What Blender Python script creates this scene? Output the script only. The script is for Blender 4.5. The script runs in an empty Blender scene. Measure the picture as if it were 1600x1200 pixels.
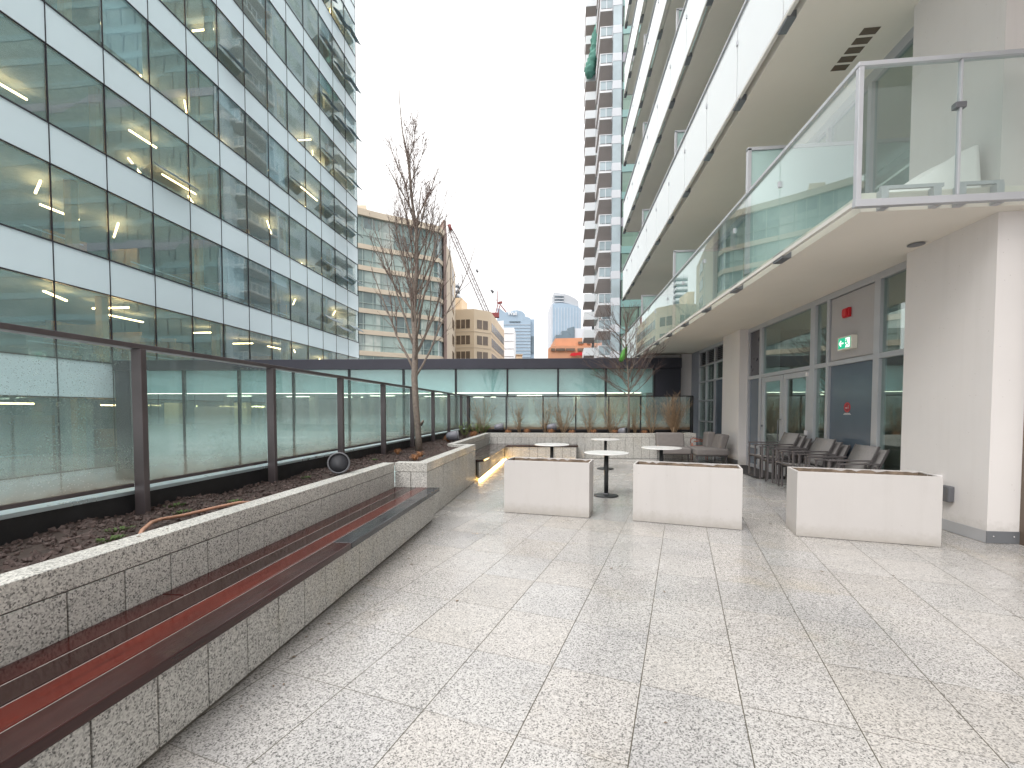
import bpy, math, random
from mathutils import Vector, Matrix
rnd = random.Random(7)
scn = bpy.context.scene
col = scn.collection
H = 1.45

# ------------------------------------------------------------------ mesh collector
class MB:
    def __init__(s): s.v = []; s.f = []; s.sm = []
    def add(s, vs, fs, smooth=False):
        b = len(s.v); s.v += [tuple(p) for p in vs]
        for f in fs: s.f.append(tuple(i + b for i in f)); s.sm.append(smooth)
        return s
    def box(s, x0, x1, y0, y1, z0, z1, rot=0, piv=None):
        vs = [(x, y, z) for z in (z0, z1) for y in (y0, y1) for x in (x0, x1)]
        if rot:
            px, py = piv if piv else ((x0 + x1) / 2, (y0 + y1) / 2)
            c, n = math.cos(rot), math.sin(rot)
            vs = [(px + (x - px) * c - (y - py) * n, py + (x - px) * n + (y - py) * c, z) for x, y, z in vs]
        return s.add(vs, [(0, 2, 3, 1), (4, 5, 7, 6), (0, 1, 5, 4), (2, 6, 7, 3), (0, 4, 6, 2), (1, 3, 7, 5)])
    def hexa(s, vs):  # eight corners, bottom four then top four, both counter-clockwise
        return s.add(vs, [(3, 2, 1, 0), (4, 5, 6, 7), (0, 1, 5, 4), (1, 2, 6, 5), (2, 3, 7, 6), (3, 0, 4, 7)])
    def wall(s, p, q, z0, z1, t=0.1, off=0.0):  # upright slab from p to q, thickness t to the left of p->q, shifted by off
        dx, dy = q[0] - p[0], q[1] - p[1]; L = math.hypot(dx, dy); nx, ny = -dy / L, dx / L
        a = [(p[0] + nx * off, p[1] + ny * off), (q[0] + nx * off, q[1] + ny * off),
             (q[0] + nx * (off + t), q[1] + ny * (off + t)), (p[0] + nx * (off + t), p[1] + ny * (off + t))]
        return s.hexa([(x, y, z0) for x, y in a] + [(x, y, z1) for x, y in a])
    def prism(s, poly, z0, z1):
        n = len(poly)
        vs = [(x, y, z0) for x, y in poly] + [(x, y, z1) for x, y in poly]
        return s.add(vs, [tuple(range(n - 1, -1, -1)), tuple(range(n, 2 * n))] + [(i, (i + 1) % n, n + (i + 1) % n, n + i) for i in range(n)])
    def slabx(s, x0, x1, poly):  # polygon in (y,z) extruded along x
        n = len(poly)
        vs = [(x0, y, z) for y, z in poly] + [(x1, y, z) for y, z in poly]
        return s.add(vs, [tuple(range(n)), tuple(range(2 * n - 1, n - 1, -1))] + [(i, n + i, n + (i + 1) % n, (i + 1) % n) for i in range(n)])
    def slaby(s, y0, y1, poly):  # polygon in (x,z) extruded along y
        n = len(poly)
        vs = [(x, y0, z) for x, z in poly] + [(x, y1, z) for x, z in poly]
        return s.add(vs, [tuple(range(n)), tuple(range(2 * n - 1, n - 1, -1))] + [(i, n + i, n + (i + 1) % n, (i + 1) % n) for i in range(n)])
    def tube(s, pts, r, n=6, caps=True):
        pts = [Vector(p) for p in pts]
        if not hasattr(r, '__len__'): r = [r] * len(pts)
        b = len(s.v); up = Vector((0.13, 0.31, 1)).normalized()
        for i, p in enumerate(pts):
            d = (pts[min(i + 1, len(pts) - 1)] - pts[max(i - 1, 0)])
            if d.length < 1e-9: d = Vector((0, 0, 1))
            d.normalize(); a = d.cross(up)
            if a.length < .1: a = d.cross(Vector((1, 0, 0)))
            a.normalize(); c = d.cross(a)
            for k in range(n):
                t = 2 * math.pi * k / n; s.v.append(tuple(p + (a * math.cos(t) + c * math.sin(t)) * r[i]))
        for i in range(len(pts) - 1):
            for k in range(n):
                s.f.append((b + i * n + k, b + i * n + (k + 1) % n, b + (i + 1) * n + (k + 1) % n, b + (i + 1) * n + k)); s.sm.append(True)
        if caps:
            s.f.append(tuple(b + k for k in range(n - 1, -1, -1))); s.sm.append(False)
            e = b + (len(pts) - 1) * n; s.f.append(tuple(e + k for k in range(n))); s.sm.append(False)
        return s
    def bar(s, p, q, w, h=None):  # rectangular bar
        h = h or w; p = Vector(p); q = Vector(q); d = (q - p).normalized()
        a = d.cross(Vector((0, 0, 1)))
        if a.length < .05: a = Vector((1, 0, 0))
        a.normalize(); c = a.cross(d)
        o = [a * (i * w / 2) + c * (j * h / 2) for i, j in ((-1, -1), (1, -1), (1, 1), (-1, 1))]
        return s.add([p + x for x in o] + [q + x for x in o], [(0, 1, 2, 3), (7, 6, 5, 4), (0, 4, 5, 1), (1, 5, 6, 2), (2, 6, 7, 3), (3, 7, 4, 0)])
    def lathe(s, prof, cx=0, cy=0, n=32, M=None, smooth=True):
        b = len(s.v)
        for r, z in prof:
            for k in range(n):
                t = 2 * math.pi * k / n; p = Vector((cx + r * math.cos(t), cy + r * math.sin(t), z))
                s.v.append(tuple(M @ p if M else p))
        for i in range(len(prof) - 1):
            for k in range(n):
                s.f.append((b + i * n + k, b + i * n + (k + 1) % n, b + (i + 1) * n + (k + 1) % n, b + (i + 1) * n + k)); s.sm.append(smooth)
        s.f.append(tuple(b + k for k in range(n - 1, -1, -1))); s.sm.append(False)
        e = b + (len(prof) - 1) * n; s.f.append(tuple(e + k for k in range(n))); s.sm.append(False)
        return s
    def build(s, name, mat, parent=None, bevel=0, local=False, seg=2, subsurf=0):
        me = bpy.data.meshes.new(name)
        vs = s.v; loc = Vector((0, 0, 0))
        if parent is not None:
            if not local:
                Mi = world(parent).inverted(); vs = [tuple(Mi @ Vector(p)) for p in vs]
        elif not local:
            xs = [p[0] for p in vs]; ys = [p[1] for p in vs]; z = min(p[2] for p in vs)
            loc = Vector(((min(xs) + max(xs)) / 2, (min(ys) + max(ys)) / 2, z)); vs = [tuple(Vector(p) - loc) for p in vs]
        me.from_pydata(vs, [], s.f); me.polygons.foreach_set('use_smooth', s.sm); me.update()
        me.materials.append(mat)
        o = bpy.data.objects.new(name, me); col.objects.link(o); o.location = loc
        if parent is not None: o.parent = parent
        if bevel:
            m = o.modifiers.new('bevel', 'BEVEL'); m.width = bevel; m.segments = seg; m.limit_method = 'ANGLE'; m.angle_limit = math.radians(40)
        if subsurf:
            m = o.modifiers.new('sub', 'SUBSURF'); m.levels = m.render_levels = subsurf
        return o
def world(o):
    M = Matrix.LocRotScale(o.location, o.rotation_euler, o.scale)
    return (world(o.parent) @ M) if o.parent else M
def tag(o, label=None, cat=None, group=None, kind=None):
    if label: o['label'] = label
    if cat: o['category'] = cat
    if group: o['group'] = group
    if kind: o['kind'] = kind
    return o
def thing(name, label, cat, loc=(0, 0, 0), rz=0, group=None):
    o = bpy.data.objects.new(name, None); col.objects.link(o); o.location = loc; o.rotation_euler = (0, 0, rz)
    o.empty_display_size = .2
    return tag(o, label, cat, group)
def copy_tree(o, parent=None):
    c = o.copy(); col.objects.link(c)
    c.parent = parent
    for ch in [x for x in bpy.data.objects if x.parent == o]: copy_tree(ch, c)
    return c

# ------------------------------------------------------------------ materials
def new(name):
    m = bpy.data.materials.new(name); m.use_nodes = True; nt = m.node_tree
    for n in list(nt.nodes): nt.nodes.remove(n)
    out = nt.nodes.new('ShaderNodeOutputMaterial')
    return m, nt, out
def N(nt, t, **k):
    n = nt.nodes.new(t)
    for a, b in k.items():
        if a.startswith('i_'): n.inputs[a[2:].replace('_', ' ')].default_value = b
        else: setattr(n, a, b)
    return n
def math_(nt, op, a, b=None, c=None):
    n = nt.nodes.new('ShaderNodeMath'); n.operation = op
    for i, x in enumerate((a, b, c)):
        if x is None: continue
        if isinstance(x, (int, float)): n.inputs[i].default_value = x
        else: nt.links.new(x, n.inputs[i])
    return n.outputs[0]
def ramp(nt, fac, stops, interp='LINEAR'):
    n = nt.nodes.new('ShaderNodeValToRGB'); n.color_ramp.interpolation = interp
    el = n.color_ramp.elements
    while len(el) < len(stops): el.new(0.5)
    for e, (p, c) in zip(el, stops): e.position = p; e.color = (*c, 1) if len(c) == 3 else c
    nt.links.new(fac, n.inputs[0]); return n.outputs[0]
def mixc(nt, fac, a, b, mode='MIX'):
    n = nt.nodes.new('ShaderNodeMix'); n.data_type = 'RGBA'; n.blend_type = mode
    for i, x in ((0, fac), (6, a), (7, b)):
        if isinstance(x, (int, float)): n.inputs[i].default_value = x
        elif isinstance(x, tuple): n.inputs[i].default_value = (*x, 1)
        else: nt.links.new(x, n.inputs[i])
    return n.outputs[2]
def noise(nt, vec, scale, detail=3, rough=.55):
    n = nt.nodes.new('ShaderNodeTexNoise'); n.inputs['Scale'].default_value = scale
    n.inputs['Detail'].default_value = detail; n.inputs['Roughness'].default_value = rough
    if vec is not None: nt.links.new(vec, n.inputs['Vector'])
    return n.outputs[0]
def objco(nt): return nt.nodes.new('ShaderNodeTexCoord').outputs['Object']
def geopos(nt): return nt.nodes.new('ShaderNodeNewGeometry').outputs['Position']
def bump(nt, h, strength, dist=.01):
    b = nt.nodes.new('ShaderNodeBump'); b.inputs['Strength'].default_value = strength; b.inputs['Distance'].default_value = dist
    nt.links.new(h, b.inputs['Height']); return b.outputs[0]
def pbr(name, c, rough=.6, metal=0, var=.08, scale=4, bmp=0, bscale=60, spec=.5, coat=0):
    m, nt, out = new(name); p = nt.nodes.new('ShaderNodeBsdfPrincipled')
    co = objco(nt)
    n = noise(nt, co, scale, 5)
    k = ramp(nt, n, [(.25, tuple(max(0, x * (1 - var)) for x in c)), (.75, tuple(min(1, x * (1 + var)) for x in c))])
    nt.links.new(k, p.inputs['Base Color'])
    r = ramp(nt, noise(nt, co, scale * 2.3, 4), [(.3, (rough * .85,) * 3), (.7, (min(1, rough * 1.15),) * 3)]); nt.links.new(r, p.inputs['Roughness'])
    p.inputs['Metallic'].default_value = metal; p.inputs['Specular IOR Level'].default_value = spec; p.inputs['Coat Weight'].default_value = coat
    if bmp: nt.links.new(bump(nt, noise(nt, co, bscale, 3), bmp, .003), p.inputs['Normal'])
    nt.links.new(p.outputs[0], out.inputs[0]); return m
def emis(name, c, s):
    m, nt, out = new(name); e = nt.nodes.new('ShaderNodeEmission'); e.inputs[0].default_value = (*c, 1); e.inputs[1].default_value = s
    nt.links.new(e.outputs[0], out.inputs[0]); return m
def fresnel(nt):
    fr = N(nt, 'ShaderNodeFresnel'); g = nt.nodes.new('ShaderNodeNewGeometry')
    nt.links.new(math_(nt, 'SUBTRACT', 1.5, math_(nt, 'MULTIPLY', g.outputs['Backfacing'], 1.5 - 1 / 1.5)), fr.inputs[0]); return fr
def glass(name, tint=(.8, .9, .88), refl=1.0, base=.04, body=(.3, .4, .4), bodyfac=.05, rough=.02, wav=0.0, gl=(.95, 1, 1)):
    """thin architectural glass: tinted transmission + fresnel reflection + a little body colour"""
    m, nt, out = new(name)
    t = N(nt, 'ShaderNodeBsdfTransparent'); t.inputs[0].default_value = (*tint, 1)
    g = N(nt, 'ShaderNodeBsdfGlossy'); g.inputs['Roughness'].default_value = rough; g.inputs[0].default_value = (*gl, 1)
    d = N(nt, 'ShaderNodeBsdfDiffuse'); d.inputs[0].default_value = (*body, 1)
    fr = fresnel(nt)
    f = math_(nt, 'MINIMUM', math_(nt, 'ADD', math_(nt, 'MULTIPLY', fr.outputs[0], refl), base), .97)
    if wav:
        b = bump(nt, noise(nt, geopos(nt), .45, 2), wav, .05); nt.links.new(b, g.inputs['Normal'])
    m1 = N(nt, 'ShaderNodeMixShader'); m1.inputs[0].default_value = bodyfac
    nt.links.new(t.outputs[0], m1.inputs[1]); nt.links.new(d.outputs[0], m1.inputs[2])
    m2 = N(nt, 'ShaderNodeMixShader'); nt.links.new(f, m2.inputs[0])
    nt.links.new(m1.outputs[0], m2.inputs[1]); nt.links.new(g.outputs[0], m2.inputs[2])
    nt.links.new(m2.outputs[0], out.inputs[0]); return m

def granite(name, light=.60, tint=(1.0, .97, .94), scale=105, dark=.13, rough=(.35, .6), floor=False):
    m, nt, out = new(name); p = nt.nodes.new('ShaderNodeBsdfPrincipled')
    co = geopos(nt)
    v = N(nt, 'ShaderNodeTexVoronoi'); v.inputs['Scale'].default_value = scale; nt.links.new(co, v.inputs['Vector'])
    sep = nt.nodes.new('ShaderNodeSeparateColor'); nt.links.new(v.outputs['Color'], sep.inputs[0])
    n1 = noise(nt, co, scale * .35, 3, .6)
    g = math_(nt, 'ADD', math_(nt, 'MULTIPLY', sep.outputs[0], .62), math_(nt, 'MULTIPLY', n1, .6))
    T = lambda k: tuple(k * x for x in tint)
    c = ramp(nt, g, [(.26, T(dark)), (.36, T(light * .48)), (.50, T(light * .80)), (.62, T(light)), (.85, T(min(.9, light * 1.22)))])
    big = noise(nt, co, 1.3, 4, .6)
    c = mixc(nt, 1.0, c, ramp(nt, big, [(.3, (.86, .86, .86)), (.5, (.97, .965, .95)), (.7, (1.0, 1.0, 1.0))]), 'MULTIPLY')
    stain = ramp(nt, noise(nt, co, .8, 5, .65), [(.56, (1, 1, 1)), (.75, (.93, .87, .74))])
    c = mixc(nt, .8, c, stain, 'MULTIPLY')
    r = ramp(nt, noise(nt, co, 2.2, 4), [(.35, (rough[0],) * 3), (.65, (rough[1],) * 3)])
    if floor:
        a = math.radians(14.4)
        def dot(x, y, o):
            d = N(nt, 'ShaderNodeVectorMath', operation='DOT_PRODUCT'); nt.links.new(co, d.inputs[0]); d.inputs[1].default_value = (x, y, 0)
            return math_(nt, 'ADD', d.outputs['Value'], o)
        gx = dot(math.sin(a), math.cos(a), -1.828 + .583 * 40); gy = dot(math.cos(a), -math.sin(a), 1.154 + .482 * 40)
        cb = nt.nodes.new('ShaderNodeCombineXYZ'); nt.links.new(gx, cb.inputs[0]); nt.links.new(gy, cb.inputs[1])
        cell = nt.nodes.new('ShaderNodeCombineXYZ')
        nt.links.new(math_(nt, 'FLOOR', math_(nt, 'DIVIDE', gx, .583)), cell.inputs[0]); nt.links.new(math_(nt, 'FLOOR', math_(nt, 'DIVIDE', gy, .482)), cell.inputs[1])
        wn = N(nt, 'ShaderNodeTexWhiteNoise', noise_dimensions='2D'); nt.links.new(cell.outputs[0], wn.inputs['Vector'])
        c = mixc(nt, 1.0, c, ramp(nt, wn.outputs['Value'], [(0, (.91, .915, .925)), (.25, (.95, .955, .955)), (.5, (.99, .985, .98)), (.8, (1.0, .985, .965)), (1, (.95, .93, .90))]), 'MULTIPLY')
        # joint depth/darkness: long joints dark, cross joints faint and interrupted
        def line(x, per, w):
            fr = math_(nt, 'FRACT', math_(nt, 'DIVIDE', x, per)); dd = math_(nt, 'ABSOLUTE', math_(nt, 'SUBTRACT', fr, .5))
            return math_(nt, 'GREATER_THAN', dd, .5 - w / per)
        lj = line(gy, .482, .0026)
        cj = math_(nt, 'MULTIPLY', line(gx, .583, .0022), math_(nt, 'MULTIPLY', ramp(nt, noise(nt, co, 1.1, 2), [(.36, (.35,) * 3), (.55, (1,) * 3)]), .9))
        j = math_(nt, 'MAXIMUM', lj, cj)
        c = mixc(nt, j, c, (.075, .065, .045))
        # wet film: broad damp, glossy patches with dry islands
        wet = ramp(nt, noise(nt, co, .75, 5, .62), [(.40, (0,) * 3), (.62, (1,) * 3)])
        r = math_(nt, 'ADD', math_(nt, 'MULTIPLY', wet, -.22), math_(nt, 'ADD', math_(nt, 'MULTIPLY', noise(nt, co, 30, 3), .16), math_(nt, 'ADD', math_(nt, 'MULTIPLY', wn.outputs['Value'], .10), .17)))
        r = math_(nt, 'MAXIMUM', math_(nt, 'ADD', r, math_(nt, 'MULTIPLY', j, .4)), .09)
        c = mixc(nt, math_(nt, 'MULTIPLY', wet, .35), c, mixc(nt, 1.0, c, (.74, .74, .76), 'MULTIPLY'))
        h = math_(nt, 'ADD', math_(nt, 'MULTIPLY', noise(nt, co, 90, 2), .25), math_(nt, 'MULTIPLY', j, -1.5))
        nt.links.new(bump(nt, h, .35, .002), p.inputs['Normal'])
    else:
        nt.links.new(bump(nt, noise(nt, co, 90, 2), .3, .002), p.inputs['Normal'])
    nt.links.new(c, p.inputs['Base Color']); nt.links.new(r, p.inputs['Roughness'])
    nt.links.new(p.outputs[0], out.inputs[0]); return m

def wood(name, c1, c2, rough=(.05, .20)):
    m, nt, out = new(name); p = nt.nodes.new('ShaderNodeBsdfPrincipled'); co = geopos(nt)
    mp = N(nt, 'ShaderNodeMapping'); mp.inputs['Scale'].default_value = (1, .045, 1); nt.links.new(co, mp.inputs[0])
    n = noise(nt, mp.outputs[0], 60, 5, .65); n2 = noise(nt, co, 1.6, 4)
    c = ramp(nt, n, [(.3, c1), (.7, c2)])
    c = mixc(nt, ramp(nt, n2, [(.4, (0,) * 3), (.7, (.6,) * 3)]), c, tuple(x * .55 for x in c1))
    nt.links.new(c, p.inputs['Base Color'])
    nt.links.new(ramp(nt, noise(nt, co, 3.5, 5), [(.35, (rough[0],) * 3), (.7, (rough[1],) * 3)]), p.inputs['Roughness'])
    nt.links.new(bump(nt, n, .15, .002), p.inputs['Normal']); p.inputs['Specular IOR Level'].default_value = .4
    p.inputs['Coat Weight'].default_value = 0
    nt.links.new(p.outputs[0], out.inputs[0]); return m

def fence_glass(name, dirt=True):
    """rain-spotted balustrade glass, dirt gathered along its foot"""
    m, nt, out = new(name); co = geopos(nt)
    t = N(nt, 'ShaderNodeBsdfTransparent'); t.inputs[0].default_value = (.91, .96, .955, 1)
    g = N(nt, 'ShaderNodeBsdfGlossy'); g.inputs['Roughness'].default_value = .03
    d = N(nt, 'ShaderNodeBsdfDiffuse')
    fr = fresnel(nt)
    sp = nt.nodes.new('ShaderNodeSeparateXYZ'); nt.links.new(co, sp.inputs[0])
    v = N(nt, 'ShaderNodeTexVoronoi'); v.inputs['Scale'].default_value = 55; v.inputs['Randomness'].default_value = 1; nt.links.new(co, v.inputs['Vector'])
    patch = ramp(nt, noise(nt, co, 1.4, 4), [(.42, (0,) * 3), (.6, (1,) * 3)])
    drops = math_(nt, 'MULTIPLY', math_(nt, 'LESS_THAN', v.outputs['Distance'], .23), patch)
    low = ramp(nt, math_(nt, 'ADD', math_(nt, 'MULTIPLY', math_(nt, 'SUBTRACT', sp.outputs[2], .9), 2.2), math_(nt, 'MULTIPLY', math_(nt, 'SUBTRACT', noise(nt, co, 9, 4), .5), .25)),
               [(0.0, (1,) * 3), (.10, (.7,) * 3), (.45, (.32,) * 3), (1, (0.05,) * 3)])
    fac = math_(nt, 'MINIMUM', math_(nt, 'ADD', math_(nt, 'MULTIPLY', drops, .28), math_(nt, 'ADD', math_(nt, 'MULTIPLY', low, .60), .09)), .8)
    dc = ramp(nt, low, [(.25, (.54, .67, .63)), (.65, (.50, .50, .42)), (1, (.24, .16, .10))])
    nt.links.new(dc, d.inputs[0])
    nt.links.new(bump(nt, math_(nt, 'MULTIPLY', drops, 1), .5, .003), g.inputs['Normal'])
    m1 = N(nt, 'ShaderNodeMixShader'); nt.links.new(fac, m1.inputs[0]); nt.links.new(t.outputs[0], m1.inputs[1]); nt.links.new(d.outputs[0], m1.inputs[2])
    m2 = N(nt, 'ShaderNodeMixShader'); nt.links.new(math_(nt, 'ADD', math_(nt, 'MULTIPLY', fr.outputs[0], .8), .02), m2.inputs[0])
    nt.links.new(m1.outputs[0], m2.inputs[1]); nt.links.new(g.outputs[0], m2.inputs[2]); nt.links.new(m2.outputs[0], out.inputs[0]); return m

def film_glass(name):
    """pavilion glass with a frosted film fading out upwards"""
    m, nt, out = new(name); co = geopos(nt)
    t = N(nt, 'ShaderNodeBsdfTransparent'); t.inputs[0].default_value = (.83, .93, .925, 1)
    g = N(nt, 'ShaderNodeBsdfGlossy'); g.inputs['Roughness'].default_value = .02
    nt.links.new(bump(nt, noise(nt, co, .5, 2), .12, .05), g.inputs['Normal'])
    d = N(nt, 'ShaderNodeBsdfDiffuse'); d.inputs[0].default_value = (.64, .82, .80, 1)
    sp = nt.nodes.new('ShaderNodeSeparateXYZ'); nt.links.new(co, sp.inputs[0])
    film = ramp(nt, math_(nt, 'DIVIDE', math_(nt, 'ADD', sp.outputs[2], .5), 4.0), [(.0, (.9,) * 3), (.22, (.78,) * 3), (.36, (.28,) * 3), (.46, (.08,) * 3)])
    fr = fresnel(nt)
    m1 = N(nt, 'ShaderNodeMixShader'); nt.links.new(film, m1.inputs[0]); nt.links.new(t.outputs[0], m1.inputs[1]); nt.links.new(d.outputs[0], m1.inputs[2])
    m2 = N(nt, 'ShaderNodeMixShader'); nt.links.new(math_(nt, 'ADD', math_(nt, 'MULTIPLY', fr.outputs[0], .9), .06), m2.inputs[0])
    nt.links.new(m1.outputs[0], m2.inputs[1]); nt.links.new(g.outputs[0], m2.inputs[2]); nt.links.new(m2.outputs[0], out.inputs[0]); return m

def weather(name, c, rough, hgt, amt, streaks=False):
    # painted render: faint blotches, vertical rain streaks and splash dirt along its foot
    m, nt, out = new(name); p = nt.nodes.new('ShaderNodeBsdfPrincipled'); co = geopos(nt)
    sp = nt.nodes.new('ShaderNodeSeparateXYZ'); nt.links.new(co, sp.inputs[0])
    k = ramp(nt, noise(nt, co, 1.7, 5, .6), [(.3, tuple(x * (1 - amt) for x in c)), (.7, c)])
    mp = N(nt, 'ShaderNodeMapping'); mp.inputs['Scale'].default_value = (1, 1, .06); nt.links.new(co, mp.inputs[0])
    st = ramp(nt, noise(nt, mp.outputs[0], 9, 5, .6), [(.52, (0,) * 3), (.75, (1,) * 3)])
    k = mixc(nt, math_(nt, 'MULTIPLY', st, .12 if streaks else .16), k, tuple(x * .72 for x in (c[0], c[1] * .98, c[2] * .93)))
    foot = ramp(nt, math_(nt, 'ADD', math_(nt, 'DIVIDE', sp.outputs[2], hgt), math_(nt, 'MULTIPLY', math_(nt, 'SUBTRACT', noise(nt, co, 14, 5, .7), .5), 1.1)), [(.0, (.55,) * 3), (1, (0,) * 3)])
    k = mixc(nt, foot, k, (.30, .27, .225))
    v = N(nt, 'ShaderNodeTexVoronoi'); v.inputs['Scale'].default_value = 11; nt.links.new(co, v.inputs['Vector'])
    k = mixc(nt, math_(nt, 'MULTIPLY', math_(nt, 'LESS_THAN', v.outputs['Distance'], .055), .35), k, (.25, .22, .19))
    nt.links.new(k, p.inputs['Base Color']); p.inputs['Roughness'].default_value = rough
    nt.links.new(bump(nt, noise(nt, co, 160, 3), .2, .002), p.inputs['Normal'])
    nt.links.new(p.outputs[0], out.inputs[0]); return m
def cellglass(name, cols_, sx, sz, rough=.1):
    m, nt, out = new(name); p = nt.nodes.new('ShaderNodeBsdfPrincipled'); co = geopos(nt)
    sp = nt.nodes.new('ShaderNodeSeparateXYZ'); nt.links.new(co, sp.inputs[0])
    cb = nt.nodes.new('ShaderNodeCombineXYZ')
    for i, (o, k) in enumerate(((sp.outputs[0], sx), (sp.outputs[1], sx * 1.9), (sp.outputs[2], sz))): nt.links.new(math_(nt, 'FLOOR', math_(nt, 'DIVIDE', o, k)), cb.inputs[i])
    w = N(nt, 'ShaderNodeTexWhiteNoise', noise_dimensions='3D'); nt.links.new(cb.outputs[0], w.inputs['Vector'])
    f = math_(nt, 'ADD', math_(nt, 'MULTIPLY', w.outputs['Value'], .75), math_(nt, 'MULTIPLY', noise(nt, co, .5, 3), .25))
    nt.links.new(ramp(nt, f, [((i + .5) / len(cols_), c) for i, c in enumerate(cols_)]), p.inputs['Base Color'])
    p.inputs['Roughness'].default_value = rough; p.inputs['Specular IOR Level'].default_value = .7
    nt.links.new(p.outputs[0], out.inputs[0]); return m
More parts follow.
